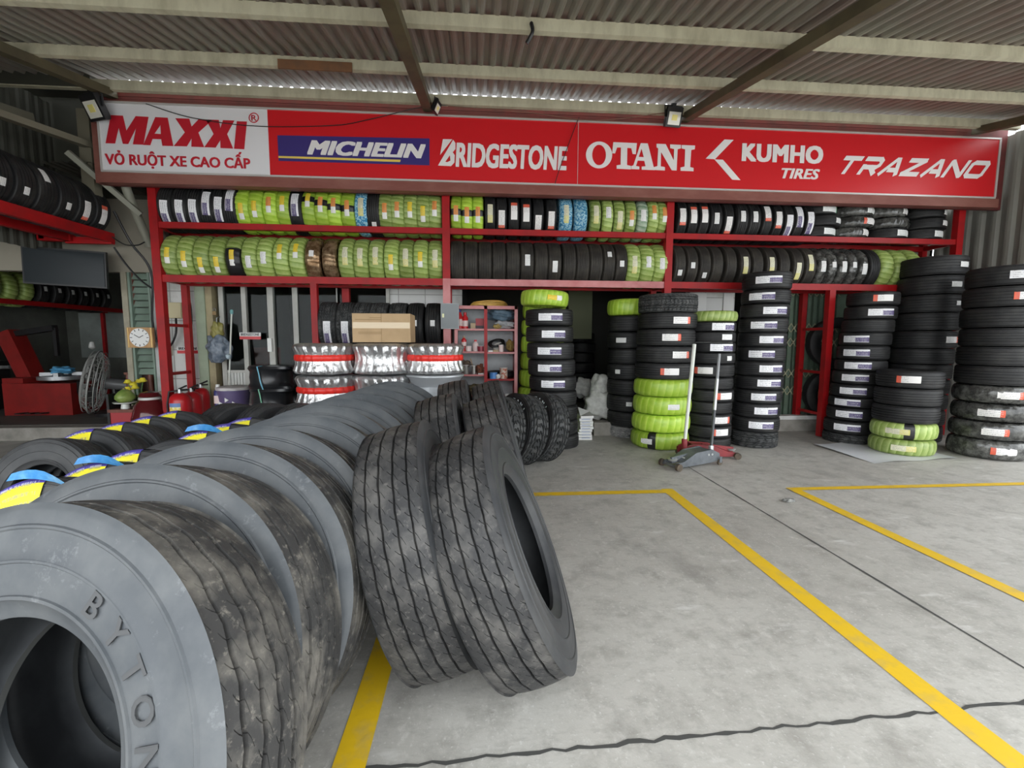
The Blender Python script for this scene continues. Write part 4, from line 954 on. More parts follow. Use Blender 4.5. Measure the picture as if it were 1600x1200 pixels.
# ------------------------------------------------------------------ truck wheels in foil, centre front
def foil():
    m, nt, b = nodes_of('silver_foil')
    n = NOISE(nt, 9, 5, stretch=(1, 1, .22), rough=.7)
    nt.links.new(MIX(nt, RAMP(nt, n, .35, .7), (.45, .45, .45), (.85, .85, .85)), b.inputs['Base Color'])
    b.inputs['Metallic'].default_value = .85; b.inputs['Roughness'].default_value = .3
    BUMP(nt, b, n, .9, .03); return m
M_FOIL = foil()
M_TAPE = mat('red_tape', (.75, .03, .02), .4); M_WHEEL = mat('silver_wheel_paint', (.5, .52, .54), .35, .4)
def crease(t, j, z): return .006*math.sin(t*23+z*9)+.004*math.sin(t*41+2*z)
def wheel(x, y, z0, R, H, mt, label, tape=False, fo=True, sag=.035):
    t = thing('truck_wheel', label, 'wheel', (x, y, z0), 'truck wheels stacked in three columns')
    if fo:
        prof = [(.12, H-.012), (R-.06, H-.01), (R-.02, H-.02), (R, H-.05), (R-sag*.7, H*.68), (R-sag, H*.5), (R-sag*.7, H*.3), (R, .04), (R-.02, .008), (.1, .004), (.1, H-.02)]
        MB().lathe(prof, 120, fn=lambda a, j, z: crease(a, j, z) if 1 < j < 9 else 0, close=True).build('foil_wrap', M_FOIL, t, 50)
    else:
        prof = [(R-.05, 0), (R, .01), (R, .025), (R-.03, .05), (R-.045, H*.3), (R-.1, H*.42), (R-.1, H*.6), (R-.05, H*.74), (R-.03, H-.05), (R, H-.025), (R, H-.01), (R-.05, H), (R-.14, H*.6), (R-.14, H*.4)]
        MB().lathe(prof, 72, close=True).build('rim', M_WHEEL, t, 30)
        MB().lathe([(.11, H*.55), (R-.13, H*.6), (R-.13, H*.57), (.11, H*.5)], 48, close=True).build('disc', M_WHEEL, t, 30)
    if tape:
        r = R-sag+.006; MB().lathe([(r, H*.42), (r+.012, H*.45), (r+.012, H*.58), (r, H*.62)], 96, fn=lambda a, j, z: crease(a, j, H*.5)).build('tape_band', M_TAPE, t, 50)
    return t
WY, WH = 5.08, .346
cols = (P(511, 600, WY).x, P(598, 600, WY).x, P(681, 600, WY).x)
for c, x in enumerate(cols):
    cn = ('clock-side', 'middle', 'cabinet-side')[c]
    for r in range(4):
        nm = ('bottom', 'second', 'third', 'topmost')[r]; bare = (c == 2 and r == 2) or (r <= 1 and c != 1 and False)
        wheel(x+rnd.uniform(-.008, .008), WY+rnd.uniform(-.008, .008), r*WH, .325 if c != 1 else .318, WH-.003, None,
              f"{'bare silver' if bare else 'foil-wrapped'} truck wheel{' with red tape' if (c == 0 and r >= 2) or (c == 2 and r == 3) else ''}, {nm} in the {cn} column", tape=(c == 0 and r >= 2) or (c == 2 and r == 3), fo=not bare)
# cardboard box on the wheels
M_CARD = mat('cardboard', (.45, .31, .17), .75, col2=(.38, .26, .14), scale=5)
bx0, bx1 = P(550, 500, 4.95).x, P(641, 500, 4.95).x; bz = 4*WH
box = thing('cardboard_box', 'brown taped cardboard box lying on the foil-wrapped wheels', 'box', ((bx0+bx1)/2, 5.12, bz)); w = bx1-bx0; h = .31
MB().b2(-w/2, w/2, -.17, .2, 0, h).build('carton', M_CARD, box)
MB().b2(-w/2+.005, w/2-.005, -.174, -.17, .15, .215).build('tape', mat('clear_tape', (.6, .47, .3), .25), box)
mb = MB()
for z, a, b2 in ((.09, .1, .5), (.105, .1, .5), (.24, .05, .5), (.26, .3, .5)): mb.b2(-w/2+a*w, -w/2+b2*w, -.1725, -.17, z, z+.007)
mb.b2(-.003, .003, -.1725, -.17, 0, h); mb.build('print', mat('box_print', (.3, .2, .1), .8), box)

# ------------------------------------------------------------------ tool cabinet
CY = 6.25
def q(px, py, Y=CY): p = P(px, py, Y); return p.x, p.z
cx0, cx1, cxm = q(713, 550)[0], q(806, 550)[0], q(759, 550)[0]; ct = q(760, 478)[1]
cab = thing('tool_cabinet', 'open red-framed steel shelf cabinet full of shop clutter', 'cabinet', (0, 0, 0))
for x in (cx0, cxm, cx1):
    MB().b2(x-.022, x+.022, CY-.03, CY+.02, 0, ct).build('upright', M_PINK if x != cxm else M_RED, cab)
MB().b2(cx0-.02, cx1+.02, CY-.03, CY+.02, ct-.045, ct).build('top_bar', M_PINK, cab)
MB().b2(cx0, cx1, CY+.02, CY+.42, ct-.03, ct-.01).build('top', M_STEEL, cab)
MB().b2(cx0, cx1, CY+.41, CY+.43, 0, ct).build('back_panel', mat('grey_back_panel', (.42, .44, .45), .5, col2=(.3, .31, .32), scale=4), cab)
MB().b2(cx0-.01, cx0+.01, CY, CY+.42, 0, ct).build('side_panel', M_STEEL, cab); MB().b2(cx1-.01, cx1+.01, CY, CY+.42, 0, ct).build('side_panel', M_RED, cab)
zl = [q(735, y)[1] for y in (513.5, 549, 585, 618)]; zr_ = [q(785, y)[1] for y in (514, 550, 592, 622)]
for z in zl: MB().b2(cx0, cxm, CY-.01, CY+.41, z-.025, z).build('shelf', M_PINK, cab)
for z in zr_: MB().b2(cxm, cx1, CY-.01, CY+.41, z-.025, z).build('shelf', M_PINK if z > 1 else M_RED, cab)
M_RBOT = mat('red_bottle', (.6, .02, .025), .35); M_BCAP = mat('blue_cap', (.05, .05, .3), .4); M_WLAB = mat('pale_label', (.75, .6, .58), .5)
def bottle(px, shelf_z, h, r, m, capm, label, Y=CY+.12, cat='bottle', lab=True, group=None):
    x = q(px, 550, Y)[0]; t = thing('bottle', label, cat, (x, Y, shelf_z), group)
    MB().lathe([(0, 0), (r, .002), (r, h*.68), (r*.45, h*.82), (r*.4, h*.88), (0, h*.88)], 20).build('body', m, t, 40)
    MB().lathe([(0, h*.86), (r*.5, h*.86), (r*.5, h), (0, h)], 16).build('cap', capm, t, 40)
    if lab: MB().lathe([(r+.002, h*.15), (r+.002, h*.5)], 20).build('label', M_WLAB, t)
    return t
def can(px, shelf_z, h, r, m, label, Y=CY+.1, lid=None, name='can', cat='can'):
    x = q(px, 550, Y)[0]; t = thing(name, label, cat, (x, Y, shelf_z))
    MB().lathe([(0, 0), (r, .002), (r, h*.96), (0, h*.96)], 20).build('body', m, t, 40); MB().lathe([(0, h*.95), (r+.003, h*.95), (r+.003, h), (0, h)], 20).build('lid', lid or M_WHITE, t, 40); return t
bottle(719, zl[0], .27, .035, M_RBOT, M_BCAP, 'red bottle with blue cap on the top cabinet shelf'); bottle(727, zl[0], .23, .042, M_RBOT, M_RBOT, 'red bottle with white label on the top cabinet shelf')
def simple(name, mb, m, label, cat, sm=None): return tag(mb.build(name, m, None, sm), label, cat)
M_TAN = mat('tan_card', (.42, .32, .2), .7)
def bxs(pxa, pxb, z, h, Y, m, label, name='small_box', cat='box', d=.12):
    a, b2 = q(pxa, 550, Y)[0], q(pxb, 550, Y)[0]; return simple(name, MB().b2(a, b2, Y, Y+d, z, z+h), m, label, cat)
bxs(735.5, 743, zl[0], .08, CY+.06, M_TAN, 'tan small box on the top cabinet shelf'); bxs(743.5, 756, zl[0], .045, CY+.06, mat('dark_box', (.05, .035, .04), .6), 'dark flat box under the red box'); bxs(743.5, 756, zl[0]+.045, .1, CY+.07, mat('red_dark_box', (.3, .02, .03), .5), 'dark red box on the dark flat box')
def blob(name, c, s, m, label, cat, seed, amp=.22, n=20):
    mb = MB(); rr = random.Random(seed); ph = [rr.uniform(0, 6) for _ in range(6)]
    for i in range(n+1):
        th = PI*i/n
        for j in range(n*2):
            f = 2*PI*j/(n*2); d = (math.sin(th)*math.cos(f), math.sin(th)*math.sin(f), math.cos(th))
            k_ = 1+amp*(math.sin(4*d[0]+ph[0])*math.sin(5*d[1]+ph[1])+.6*math.sin(9*d[2]+ph[2]+3*d[0])+.5*math.sin(11*d[0]+ph[3])*math.cos(7*d[2]+ph[4]))
            z = d[2]*s[2]*k_
            mb.v.append((c[0]+d[0]*s[0]*k_, c[1]+d[1]*s[1]*k_, max(c[2]-s[2], c[2]+z)))
    w2 = n*2
    for i in range(n):
        for j in range(w2): mb.f.append((i*w2+j, (i+1)*w2+j, (i+1)*w2+(j+1) % w2, i*w2+(j+1) % w2))
    return simple(name, mb, m, label, cat, 60)
M_JEAN = mat('blue_grey_cloth', (.07, .12, .17), .85, col2=(.16, .22, .27), scale=14, bump=.4)
cxr = q(783, 500, CY+.15)[0]
blob('cloth_bundle', (cxr, CY+.16, zr_[0]+.2), (.2, .12, .085), M_JEAN, 'rolled blue grey cloth on the top cabinet shelf', 'cloth', 3, .14)
blob('plastic_bag', (cxr+.05, CY+.1, zr_[0]+.06), (.13, .07, .06), mat('grey_translucent_bag', (.3, .31, .33), .3, col2=(.5, .5, .5), scale=18, bump=.5), 'crumpled grey bag under the rolled cloth', 'bag', 4); blob('sponge', (cxr-.06, CY+.05, zr_[0]+.035), (.06, .04, .032), mat('yellow_rag', (.5, .36, .1), .8, col2=(.2, .15, .07), scale=20), 'yellow rag lying below the rolled cloth', 'rag', 5)
can(724, zl[1], .05, .04, M_RBOT, 'small red tin at the frame side of the second shelf', Y=CY+.05); bottle(725, zl[1]+.05, .16, .035, M_RBOT, M_TAN, 'red can topped by a tan cap on the second shelf', Y=CY+.06, lab=True)
for i, (px, m) in enumerate(((722, M_RBOT), (732, M_WLAB), (751, mat('maroon_tin', (.25, .02, .04), .4)))): can(px, zl[1], .075, .042, m, ('red tin in a front corner of second shelf', 'pink and white tin beside the red-topped jug', 'maroon tin at centre upright on second shelf')[i], Y=CY+.0+.08*(i == 0), lid=(None, M_WHITE, None)[i])
bottle(743, zl[1], .16, .04, M_WLAB, M_RBOT, 'white jug with broad red cap on the second shelf', Y=CY+.05, lab=False)
rr = random.Random(11)
def tangle(name, c, s, m, label, n, r, seed, cat='tangle'):
    rr = random.Random(seed); mb = MB()
    for k_ in range(n):
        pts = []; a0 = rr.uniform(0, 6); tilt = rr.uniform(-.5, .5); q_ = rr.uniform(.6, 1)
        for i in range(17):
            a = a0+i/16*2*PI; pts.append((c[0]+s[0]*q_*math.cos(a), c[1]+s[1]*q_*math.sin(a), c[2]+abs(s[2])*(math.sin(a+tilt)*.5+tilt*.5)+rr.uniform(-.003, .003)))
        mb.tube(pts, r, 6)
    return simple(name, mb, m, label, cat, 60)
x = q(776, 540, CY+.12)[0]
tangle('cable_coil', (x, CY+.15, zr_[1]+.11), (.12, .07, .1), M_BLACK, 'black cable tangle on the second cabinet shelf', 7, .012, 1, 'cable'); tangle('wire_coil', (x+.02, CY+.1, zr_[1]+.07), (.09, .05, .08), mat('pale_wire', (.55, .52, .48), .5), 'pale wire tangle in front of the black cable', 4, .006, 2, 'wire')
blob('rag', (x+.19, CY+.12, zr_[1]+.085), (.05, .07, .085), mat('mustard_rag', (.3, .2, .05), .8, col2=(.12, .08, .03), scale=18), 'mustard brown rag at the outer upright on second shelf', 'rag', 8)
can(783, zr_[1], .1, .035, M_WLAB, 'pink and white tin before the wire tangle', Y=CY+.03); bxs(763, 770, zr_[1], .022, CY+.0, M_WHITE, 'flat white box on the second shelf'); bxs(770.5, 779, zr_[1], .03, CY+.01, M_TAN, 'tan flat box on the second shelf')
x = q(727, 575, CY+.1)[0]
blob('glove', (x, CY+.16, zl[2]+.14), (.08, .06, .05), mat('dirty_brown_cloth', (.1, .07, .05), .9, col2=(.2, .15, .11), scale=20), 'dirty brown gloves heaped above jars on the third shelf', 'gloves', 9); 
can(727.5, zl[2], .13, .04, mat('dull_glass_jar', (.2, .19, .17), .3), 'dull glass jar on the third shelf', Y=CY+.06, name='jar', cat='jar'); can(740, zl[2], .12, .03, mat('dull_metal_can', (.3, .29, .27), .35, .5), 'dull metal can with brush on the third shelf', Y=CY+.05)
simple('brush', MB().tube([(q(740, 575)[0], CY+.08, zl[2]+.06), (q(735, 575)[0], CY+.1, zl[2]+.22)], .008), M_TAN, 'brush handle standing in the dull metal can', 'brush')
blob('rag', (q(750, 575, CY+.12)[0], CY+.14, zl[2]+.07), (.06, .06, .065), mat('rusty_rag', (.3, .1, .05), .8, col2=(.1, .06, .05), scale=22), 'rusty red rag at the centre upright on third shelf', 'rag', 12); bxs(747, 756, zl[2], .015, CY, M_WHITE, 'white card at the lip of the third shelf')
x = q(783, 575, CY+.25)[0]
for i in range(1): simple('inner_tube', MB().lathe([(.17+.05*math.cos(a), .05*math.sin(a)) for a in [2*PI*k_/12 for k_ in range(12)]], 40, (x, CY+.26, zr_[2]+.05), close=True), M_BLACK, 'black inner tube behind the paint pot on third shelf', 'tube', 60)
can(771, zr_[2], .09, .055, mat('blue_tin', (.08, .25, .6), .4), 'blue tin on the third cabinet shelf', Y=CY+.04, lid=mat('blue_tin', (.08, .25, .6), .4)); blob('paper_ball', (q(778, 585)[0], CY+.0, zr_[2]+.035), (.034, .03, .034), M_PAPER, 'white crumpled ball beside the blue tin', 'paper', 13, .1)
can(787, zr_[2], .16, .055, mat('print_pot', (.6, .5, .42), .5, col2=(.45, .12, .07), scale=26, lo=.5, hi=.56), 'white plastic pot with red brown print on third shelf', Y=CY+.05, name='paint_pot', cat='pot')
blob('rag', (q(740, 605, CY+.1)[0], CY+.15, zl[3]+.07), (.14, .09, .07), mat('olive_rag', (.14, .11, .04), .9, col2=(.04, .035, .03), scale=18), 'olive rag heap on the low cabinet shelf', 'rag', 15); can(792, zr_[3], .06, .03, M_PAPER, 'small white tin on the low cabinet shelf', Y=CY+.02)
# hose on the cabinet, electrical box on the post
hx = q(765, 470)[0]
mb = MB()
for k_ in range(5): mb.tube([(hx+(.27-.012*k_)*math.cos(a), CY+.2+.17*math.sin(a), ct+.012+.014*k_+.008*math.sin(a*2+k_)) for a in [2*PI*i/40 for i in range(41)]], .009, 6)
simple('hose_coil', mb, mat('yellow_hose', (.55, .33, .07), .45), 'coiled yellow air hose lying on top of the tool cabinet', 'hose', 60)
p = P(703, 494, 6.12); eb = thing('electrical_box', 'grey metal electrical box on the pinkish rack post', 'box', p)
MB().b2(-.12, .12, -.02, .1, -.17, .17).build('case', M_STEEL, eb); MB().b2(-.115, .115, -.03, -.02, -.165, .165).build('door', mat('grey_box_door', (.2, .22, .23), .45), eb); MB().b2(-.1, -.075, -.045, -.03, -.02, .03).build('latch', mat('latch_brass', (.5, .5, .3), .4, .6), eb)
# ------------------------------------------------------------------ trolley jacks
M_JG = mat('grey_jack_paint', (.16, .175, .19), .45, .3, col2=(.1, .11, .12), scale=9); M_JR = mat('red_jack_paint', (.28, .03, .035), .5, col2=(.16, .025, .03), scale=9); M_DIRT = mat('rusty_wheel', (.12, .09, .06), .8, col2=(.05, .04, .03), scale=12); M_SIL = mat('worn_silver', (.55, .56, .56), .35, .6); M_HW = mat('white_handle_paint', (.7, .72, .66), .45)
def jack(a, b, m, label, hand, width=.24, height=.16, parts=None):
    """a = front (saddle end) and b = rear points on the floor; hand = list of (point, radius, material) up the handle"""
    a, b = Vector(a), Vector(b); L = (b-a).length; t = thing('trolley_jack', label, 'jack', a); t.rotation_euler = (0, 0, math.atan2((b-a).y, (b-a).x)); W = width/2
    for s in (-1, 1):
        mb = MB(); y0, y1 = s*W*.78, s*(W*.78-.02)
        prof = [(.0, .03), (.02, .075), (.12, .085), (L*.45, height*.92), (L*.8, height), (L*.97, height*.72), (L, .05), (L*.75, .035), (.12, .025)]
        i0 = 0; n = len(prof); mb.v = [(x, y0, z) for x, z in prof]+[(x, y1, z) for x, z in prof]
        mb.f = [tuple(range(n)), tuple(range(2*n-1, n-1, -1))]+[(i, (i+1) % n, n+(i+1) % n, n+i) for i in range(n)]
        mb.build('side_plate', m, t)
    MB().quad((.1, -W*.72, .082), (L*.45, -W*.72, height*.9), (L*.45, W*.72, height*.9), (.1, W*.72, .082)).quad((L*.45, -W*.72, height*.9), (L*.8, -W*.72, height*.96), (L*.8, W*.72, height*.96), (L*.45, W*.72, height*.9)).b2(L*.5, L*.95, -W*.7, W*.7, .04, .06).build('cover', m, t)
    MB().bar((.03, 0, .09), (L*.6, 0, .13), .07, .03).build('lift_arm', m, t)
    MB().lathe([(0, .085), (.045, .085), (.055, .105), (.045, .11), (0, .1)], 24, (.05, 0, 0)).build('saddle', M_SIL, t, 40)
    MB().tube([(.02, -W*1.05, .04), (.02, W*1.05, .04)], .012).build('axle', M_STEEL, t)
    for s in (-1, 1): MB().tube([(.02, s*W*.85, .04), (.02, s*W*1.12, .04)], .04, 20).build('front_wheel', M_DIRT, t, 40)
    for s in (-1, 1):
        w = MB().tube([(L*.96, s*W*.9-.012, .032), (L*.96, s*W*.9+.012, .032)], .032, 18).build('caster', M_DIRT, t, 40)
        MB().b2(L*.93, L*.98, s*W*.9-.02, s*W*.9-.014, .03, .1).b2(L*.93, L*.98, s*W*.9+.014, s*W*.9+.02, .03, .1).build('caster_fork', m, t)
    mi = t.matrix_basis.inverted()
    for (p0, p1, r, mm, nm) in hand: MB().tube([mi @ Vector(p0), mi @ Vector(p1)], r, 14).build(nm, mm, t, 40)
    for k_ in (.72, .8): MB().tube([(L*k_, -W*.82, height*.7), (L*k_, -W*.7, height*.7)], .014, 6).build('bolt', M_SIL, t)
    return t
M_JD = mat('dark_handle', (.06, .065, .07), .4)
ja, jb = atz(1045, 732), atz(1114, 722)
h0 = Vector((jb.x-.02, jb.y+.02, .12)); h1 = aty(1124, 553, jb.y+.25); hm = h0.lerp(h1, .42); hn = h0.lerp(h1, .74)
j = jack(ja, jb, M_JG, 'grey trolley jack with grey and black handle in front of the red one', [(h0-Vector((0, 0, .03)), h0+Vector((.005, .012, .07)), .03, M_SIL, 'handle_socket'), (h0, hm, .017, M_JD, 'handle'), (hm, hn, .019, M_SIL, 'handle'), (hn, h1, .017, mat('mid_grey_handle', (.28, .29, .3), .4), 'handle')], .26, .185)
for k_, (x, y, s, r) in enumerate(((.3, 0, .04, .4), (.21, .02, .045, .2), (.12, -.01, .05, .3))):
    pass
MB().box(.2, -.03, .118, .07, .05, .004, Matrix.Rotation(-.2, 3, 'Y')).box(.27, .03, .133, .05, .07, .004, Matrix.Rotation(-.2, 3, 'Y')).build('worn_letters', mat('worn_white_print', (.6, .6, .55), .6), j)
ra, rb = atz(1148, 714), atz(1066, 716)
g0 = Vector((rb.x+.03, rb.y+.02, .14)); g1 = aty(1085, 538, rb.y+.28); gm = g0.lerp(g1, .52)
jack(ra, rb+Vector((0, .1, 0)), M_JR, 'dusty red trolley jack with long white handle behind the grey one', [(g0-Vector((0, 0, .04)), g0+Vector((.004, .01, .09)), .034, M_JR, 'handle_socket'), (g0, gm, .021, M_HW, 'handle'), (gm, g1, .023, M_HW, 'handle')], .24, .17)

# ------------------------------------------------------------------ by the glass doors
M_FLAP = mat('glossy_black_rubber', (.012, .013, .015), .28, col2=(.02, .021, .024), scale=5)
M_STR = mat('green_string', (.25, .6, .4), .5); M_STB = mat('blue_string', (.2, .5, .65), .5)
def flap(x, y, z, R, H, label, string):
    t = thing('rubber_flap_roll', label, 'rubber roll', (x, y, z), 'black rubber flap rolls')
    pr = [(R*.55, .01), (R*.95, .0), (R, .03), (R*.9, H*.25), (R*.92, H*.5), (R*.9, H*.75), (R, H-.03), (R*.95, H), (R*.55, H-.01), (R*.5, H*.5)]
    MB().lathe(pr, 72, fn=lambda a, j_, zz: .03*max(0, math.sin(a*2+2.6))**6*(abs(zz/H-.5)*2)*(3 if j_ in (1, 2, 6, 7) else 1)+.004*math.sin(a*5+zz*20), close=True).build('roll', M_FLAP, t, 45)
    if string: MB().tube([(R*1.01*.05-.0, -R*1.03, -.0), (-.02, -R*.97, H*.3), (-.035, -R*.97, H*.7), (-.045, -R*1.03, H), (-.05, -R*.5, H+.005)], .007, 6).build('string', string, t, 60)
    return t
fy = 5.75
for c, (px, yy, R) in enumerate(((424, fy, .265), (461, fy+.35, .24))):
    x = P(px, 600, yy).x; top = P(px, 573, yy-R).z; n = 4; H = top/n
    for i in range(n): flap(x+rnd.uniform(-.012, .012), yy, i*H, R*(1 if i % 2 else .96), H-.002, f"black rubber roll, {('bottom', 'second', 'third', 'topmost')[i]} of the {('front', 'rear')[c]} pile by the glass door", (M_STR, M_STB)[i % 2] if c == 0 and i >= 1 else (M_STR if i == 0 else None))
# cooler on a white block, bottle, mop, bags
bxp = P(358, 640, 6.15)
blk = simple('white_block', MB().b2(P(334, 640, 6.1).x, P(386, 640, 6.1).x, 6.1, 6.5, 0, P(358, 637, 6.1).z), M_WHITE, 'white concrete block under the purple cooler', 'block'); bt = P(358, 637, 6.1).z
cl = thing('cooler_box', 'purple cooler tub with white lid on the white block', 'cooler', (P(366, 620, 6.3).x, 6.3, bt))
ch = P(366, 609, 6.1).z-bt
MB().lathe([(0, 0), (.17, 0), (.2, ch*.95), (0, ch*.95)], 40, fn=None).build('tub', mat('purple_plastic', (.12, .09, .2), .45), cl, 40)
MB().lathe([(0, ch*.93), (.21, ch*.93), (.215, ch*1.08), (.19, ch*1.12), (0, ch*1.12)], 40).build('lid', mat('off_white_lid', (.6, .58, .56), .5, col2=(.42, .38, .4), scale=10), cl, 40)
mb = MB()
for a, z in ((-.5, .05), (0, .1), (.45, .05)): mb.lathe([(0, 0), (.035, .0), (.035, .004)], 3, (.19*math.sin(a), -.19*math.cos(a)-.012, z), axis='y')
mb.build('pattern_spot', M_WHITE, cl)
bottle(337, bt, .3, .05, mat('blue_liquid', (.05, .05, .16), .2), M_WHITE, 'clear bottle of blue liquid beside the cooler', Y=6.22)
mp = thing('mop', 'thin white mop handle leaning on the glass door behind the cooler', 'mop')
m0, m1 = P(353, 608, 6.45), P(362, 488, 6.72)
MB().tube([m0-Vector((0, 0, .45)), m1], .011, 10).build('handle', M_HW, mp, 40); k0 = m0.lerp(m1, .42)
MB().lathe([(0, -.04), (.03, -.02), (.035, .02), (0, .04)], 14, k0).build('knot', mat('pale_blue_cloth', (.45, .55, .6), .8), mp, 60); MB().lathe([(.006, -.03), (.02, -.02), (.02, .03), (.006, .04)], 14, m1).build('grip', mat('aqua_grip', (.2, .45, .45), .5), mp, 60)
M_BAG = mat('grey_blue_plastic', (.1, .13, .17), .25, col2=(.25, .29, .34), scale=14, bump=.6)
p = P(343, 545, 6.7); blob('plastic_bag', (p.x, 6.68, p.z), (.16, .09, .2), M_BAG, 'grey blue plastic bag hanging by the door post', 'bag', 21, .16); p = P(341, 519, 6.72); blob('plastic_bag', (p.x, 6.7, p.z), (.085, .06, .14), mat('yellow_green_plastic', (.22, .2, .05), .3, col2=(.36, .33, .12), scale=14, bump=.5), 'yellow green plastic bag above the grey one', 'bag', 22, .16)
simple('hook', MB().tube([(p.x, 6.78, p.z+.22), (p.x, 6.7, p.z+.2), (p.x, 6.69, p.z+.1)], .008), M_STEEL, 'steel hook the yellow green bag hangs on', 'hook')
# fire extinguishers
M_EXT = mat('extinguisher_red', (.5, .015, .02), .3); M_EYL = mat('extinguisher_label', (.75, .62, .1), .5, col2=(.85, .78, .5), scale=30, lo=.5, hi=.55); M_EBL = mat('extinguisher_label_top', (.15, .25, .5), .5)
def extinguisher(px, Y, pyt, r, label, yl=True):
    top = P(px, pyt, Y); t = thing('fire_extinguisher', label, 'extinguisher', (top.x, Y, .18 if Y > 6.58 else 0), 'fire extinguishers'); h = top.z-t.location.z
    MB().lathe([(0, 0), (r*.96, 0), (r, .02), (r, h*.84), (r*.92, h*.92), (r*.65, h*.975), (r*.3, h), (0, h)], 36).build('cylinder', M_EXT, t, 40)
    MB().lathe([(0, h), (.025, h), (.022, h+.05), (0, h+.05)], 14).build('valve', M_SIL, t, 40)
    MB().bar((-.01, 0, h+.05), (.12, -.05, h+.1), .02, .012).bar((-.01, 0, h+.04), (.12, -.05, h+.05), .02, .012).build('handle', M_BLACK, t)
    MB().tube([(-.02, 0, h+.03), (-r*.9, -.03, h+.02), (-r*1.15, -.03, h*.8), (-r*1.15, -.03, h*.3)], .013, 8).build('hose', M_BLACK, t, 60)
    if yl:
        for z0, z1, m in ((.5, .76, M_EYL), (.76, .83, M_EBL)):
            mb = MB(); n = 12
            for i in range(n+1):
                a = -PI/2-.55+1.1*i/n; mb.v += [((r+.003)*math.cos(a), (r+.003)*math.sin(a), h*z0), ((r+.003)*math.cos(a), (r+.003)*math.sin(a), h*z1)]
            mb.f = [(2*i, 2*i+2, 2*i+3, 2*i+1) for i in range(n)]; mb.build('label', m, t, 60)
    return t
extinguisher(281, 6.08, 614, .125, 'fire extinguisher with yellow label nearest the ladder post'); extinguisher(299, 6.3, 612, .12, 'plain-sided fire extinguisher between the two labelled ones', False)
e3 = extinguisher(314, 6.5, 606, .1, 'fire extinguisher with cream neck band at the green pillar')
# ladder frame bits: switch box, cables
p = P(271, 485, 6.78); sb = thing('junction_box', 'cream junction box high on the white wall', 'box', p)
MB().b2(-.13, .13, -.03, .05, -.11, .11).build('case', mat('cream_plastic', (.5, .44, .26), .5, col2=(.4, .34, .18), scale=8), sb); MB().b2(-.12, .12, -.036, -.03, -.1, .1).build('lid', mat('cream_lid', (.52, .46, .28), .5), sb)
p2 = P(264, 547, 6.8); simple('wall_socket', MB().b2(p2.x-.04, p2.x+.04, 6.79, 6.82, p2.z-.08, p2.z+.08).b2(p2.x-.015, p2.x+.015, 6.78, 6.79, p2.z-.03, p2.z+.03), mat('cream_socket', (.55, .52, .42), .5), 'cream wall socket under the junction box', 'socket')
def cable(pts, label, r=.012, m=None, name='cable'):
    pts = [Vector(p_) for p_ in pts]; out = []
    for i in range(len(pts)-1):
        a = pts[max(0, i-1)]; b = pts[i]; c = pts[i+1]; d = pts[min(len(pts)-1, i+2)]
        for k_ in range(6):
            t = k_/6; out.append(.5*((2*b)+(c-a)*t+(2*a-5*b+4*c-d)*t*t+(3*b-a-3*c+d)*t**3))
    out.append(pts[-1]); return simple(name, MB().tube(out, r, 6), m or M_BLACK, label, 'cable', 60)
cable([P(275, 497, 6.76), P(275, 520, 6.72), P(268, 538, 6.7), P(258, 545, 6.7)], 'black cable drooping out of the cream junction box', .014)
cable([P(289, 455, 6.76), P(297, 475, 6.74), P(299, 505, 6.74), P(295, 528, 6.76)], 'black cable looping beside the rear ladder leg', .014)
cable([P(178, 330, 6.3), P(205, 380, 6.4), P(236, 425, 6.55), P(238, 500, 6.6), P(245, 535, 6.62)], 'thick black cable running down beside the clock', .014)
cable([P(178, 386, 6.35), P(196, 412, 6.45), P(220, 438, 6.55), P(240, 452, 6.6)], 'black cable slanting from the hung rack to the louvres', .012)
cable([P(175, 370, 6.3), P(195, 382, 6.35), P(215, 383, 6.4), P(226, 378, 6.45)], 'thin black cable sagging off the hung rack end', .008)
cable([P(196, 290, 6.2), P(203, 310, 6.25), P(218, 345, 6.4), P(234, 385, 6.55)], 'fat grey pipe bending down under the sign end', .05, mat('grey_pipe_paint', (.25, .25, .2), .6), 'pipe')
cable([P(228, 162, 5.93), P(300, 184, 5.93), P(400, 197, 5.93), P(520, 196, 5.93), P(575, 187, 5.93), P(660, 167, 5.9), P(700, 164, 5.9)], 'thin dark wire sagging over the sign face to the central rafter', .005)
cable([P(905, 183, 5.92), P(898, 200, 5.93), P(886, 232, 5.93), P(873, 268, 5.93), P(867, 288, 5.94)], 'thin dark wire hanging down across the red sign', .005)
cable([P(830, 36, 3.86), P(832, 50, 3.84), P(823, 68, 3.86)], 'black strap tied on the second visible roof beam', .016)
cable([P(700, 166, 5.9), P(820, 175, 5.85), P(930, 188, 5.85), P(1040, 176, 5.85)], 'thin wire strung over the sign toward the slanting rafter', .005, mat('brown_wire', (.2, .1, .07), .6))
# ------------------------------------------------------------------ altar corner by the clock
M_WOOD = mat('dark_red_wood', (.16, .05, .03), .4, col2=(.1, .03, .02), scale=5, stretch=(4, 4, .6))
ax0, ax1 = P(200, 600, 6.75).x, P(243, 600, 6.75).x
alt = thing('wooden_cabinet', 'dark red wooden altar cabinet under the clock', 'cabinet', ((ax0+ax1)/2, 6.85, .18)); aw = (ax1-ax0)/2; at_ = P(220, 582, 6.7).z-.18
MB().b2(-aw, aw, -.16, .18, at_-.03, at_).build('top', M_WOOD, alt)
for s in (-1, 1): MB().tube([(s*(aw-.04), -.13, 0), (s*(aw-.04), -.13, at_*.5), (s*(aw-.04), -.13, at_-.03)], [.035, .028, .036], 12).build('leg', M_WOOD, alt, 40)
MB().b2(-aw+.03, aw-.03, -.08, .16, .05, at_-.03).build('carcass', mat('dark_wood_inner', (.06, .02, .015), .5), alt)
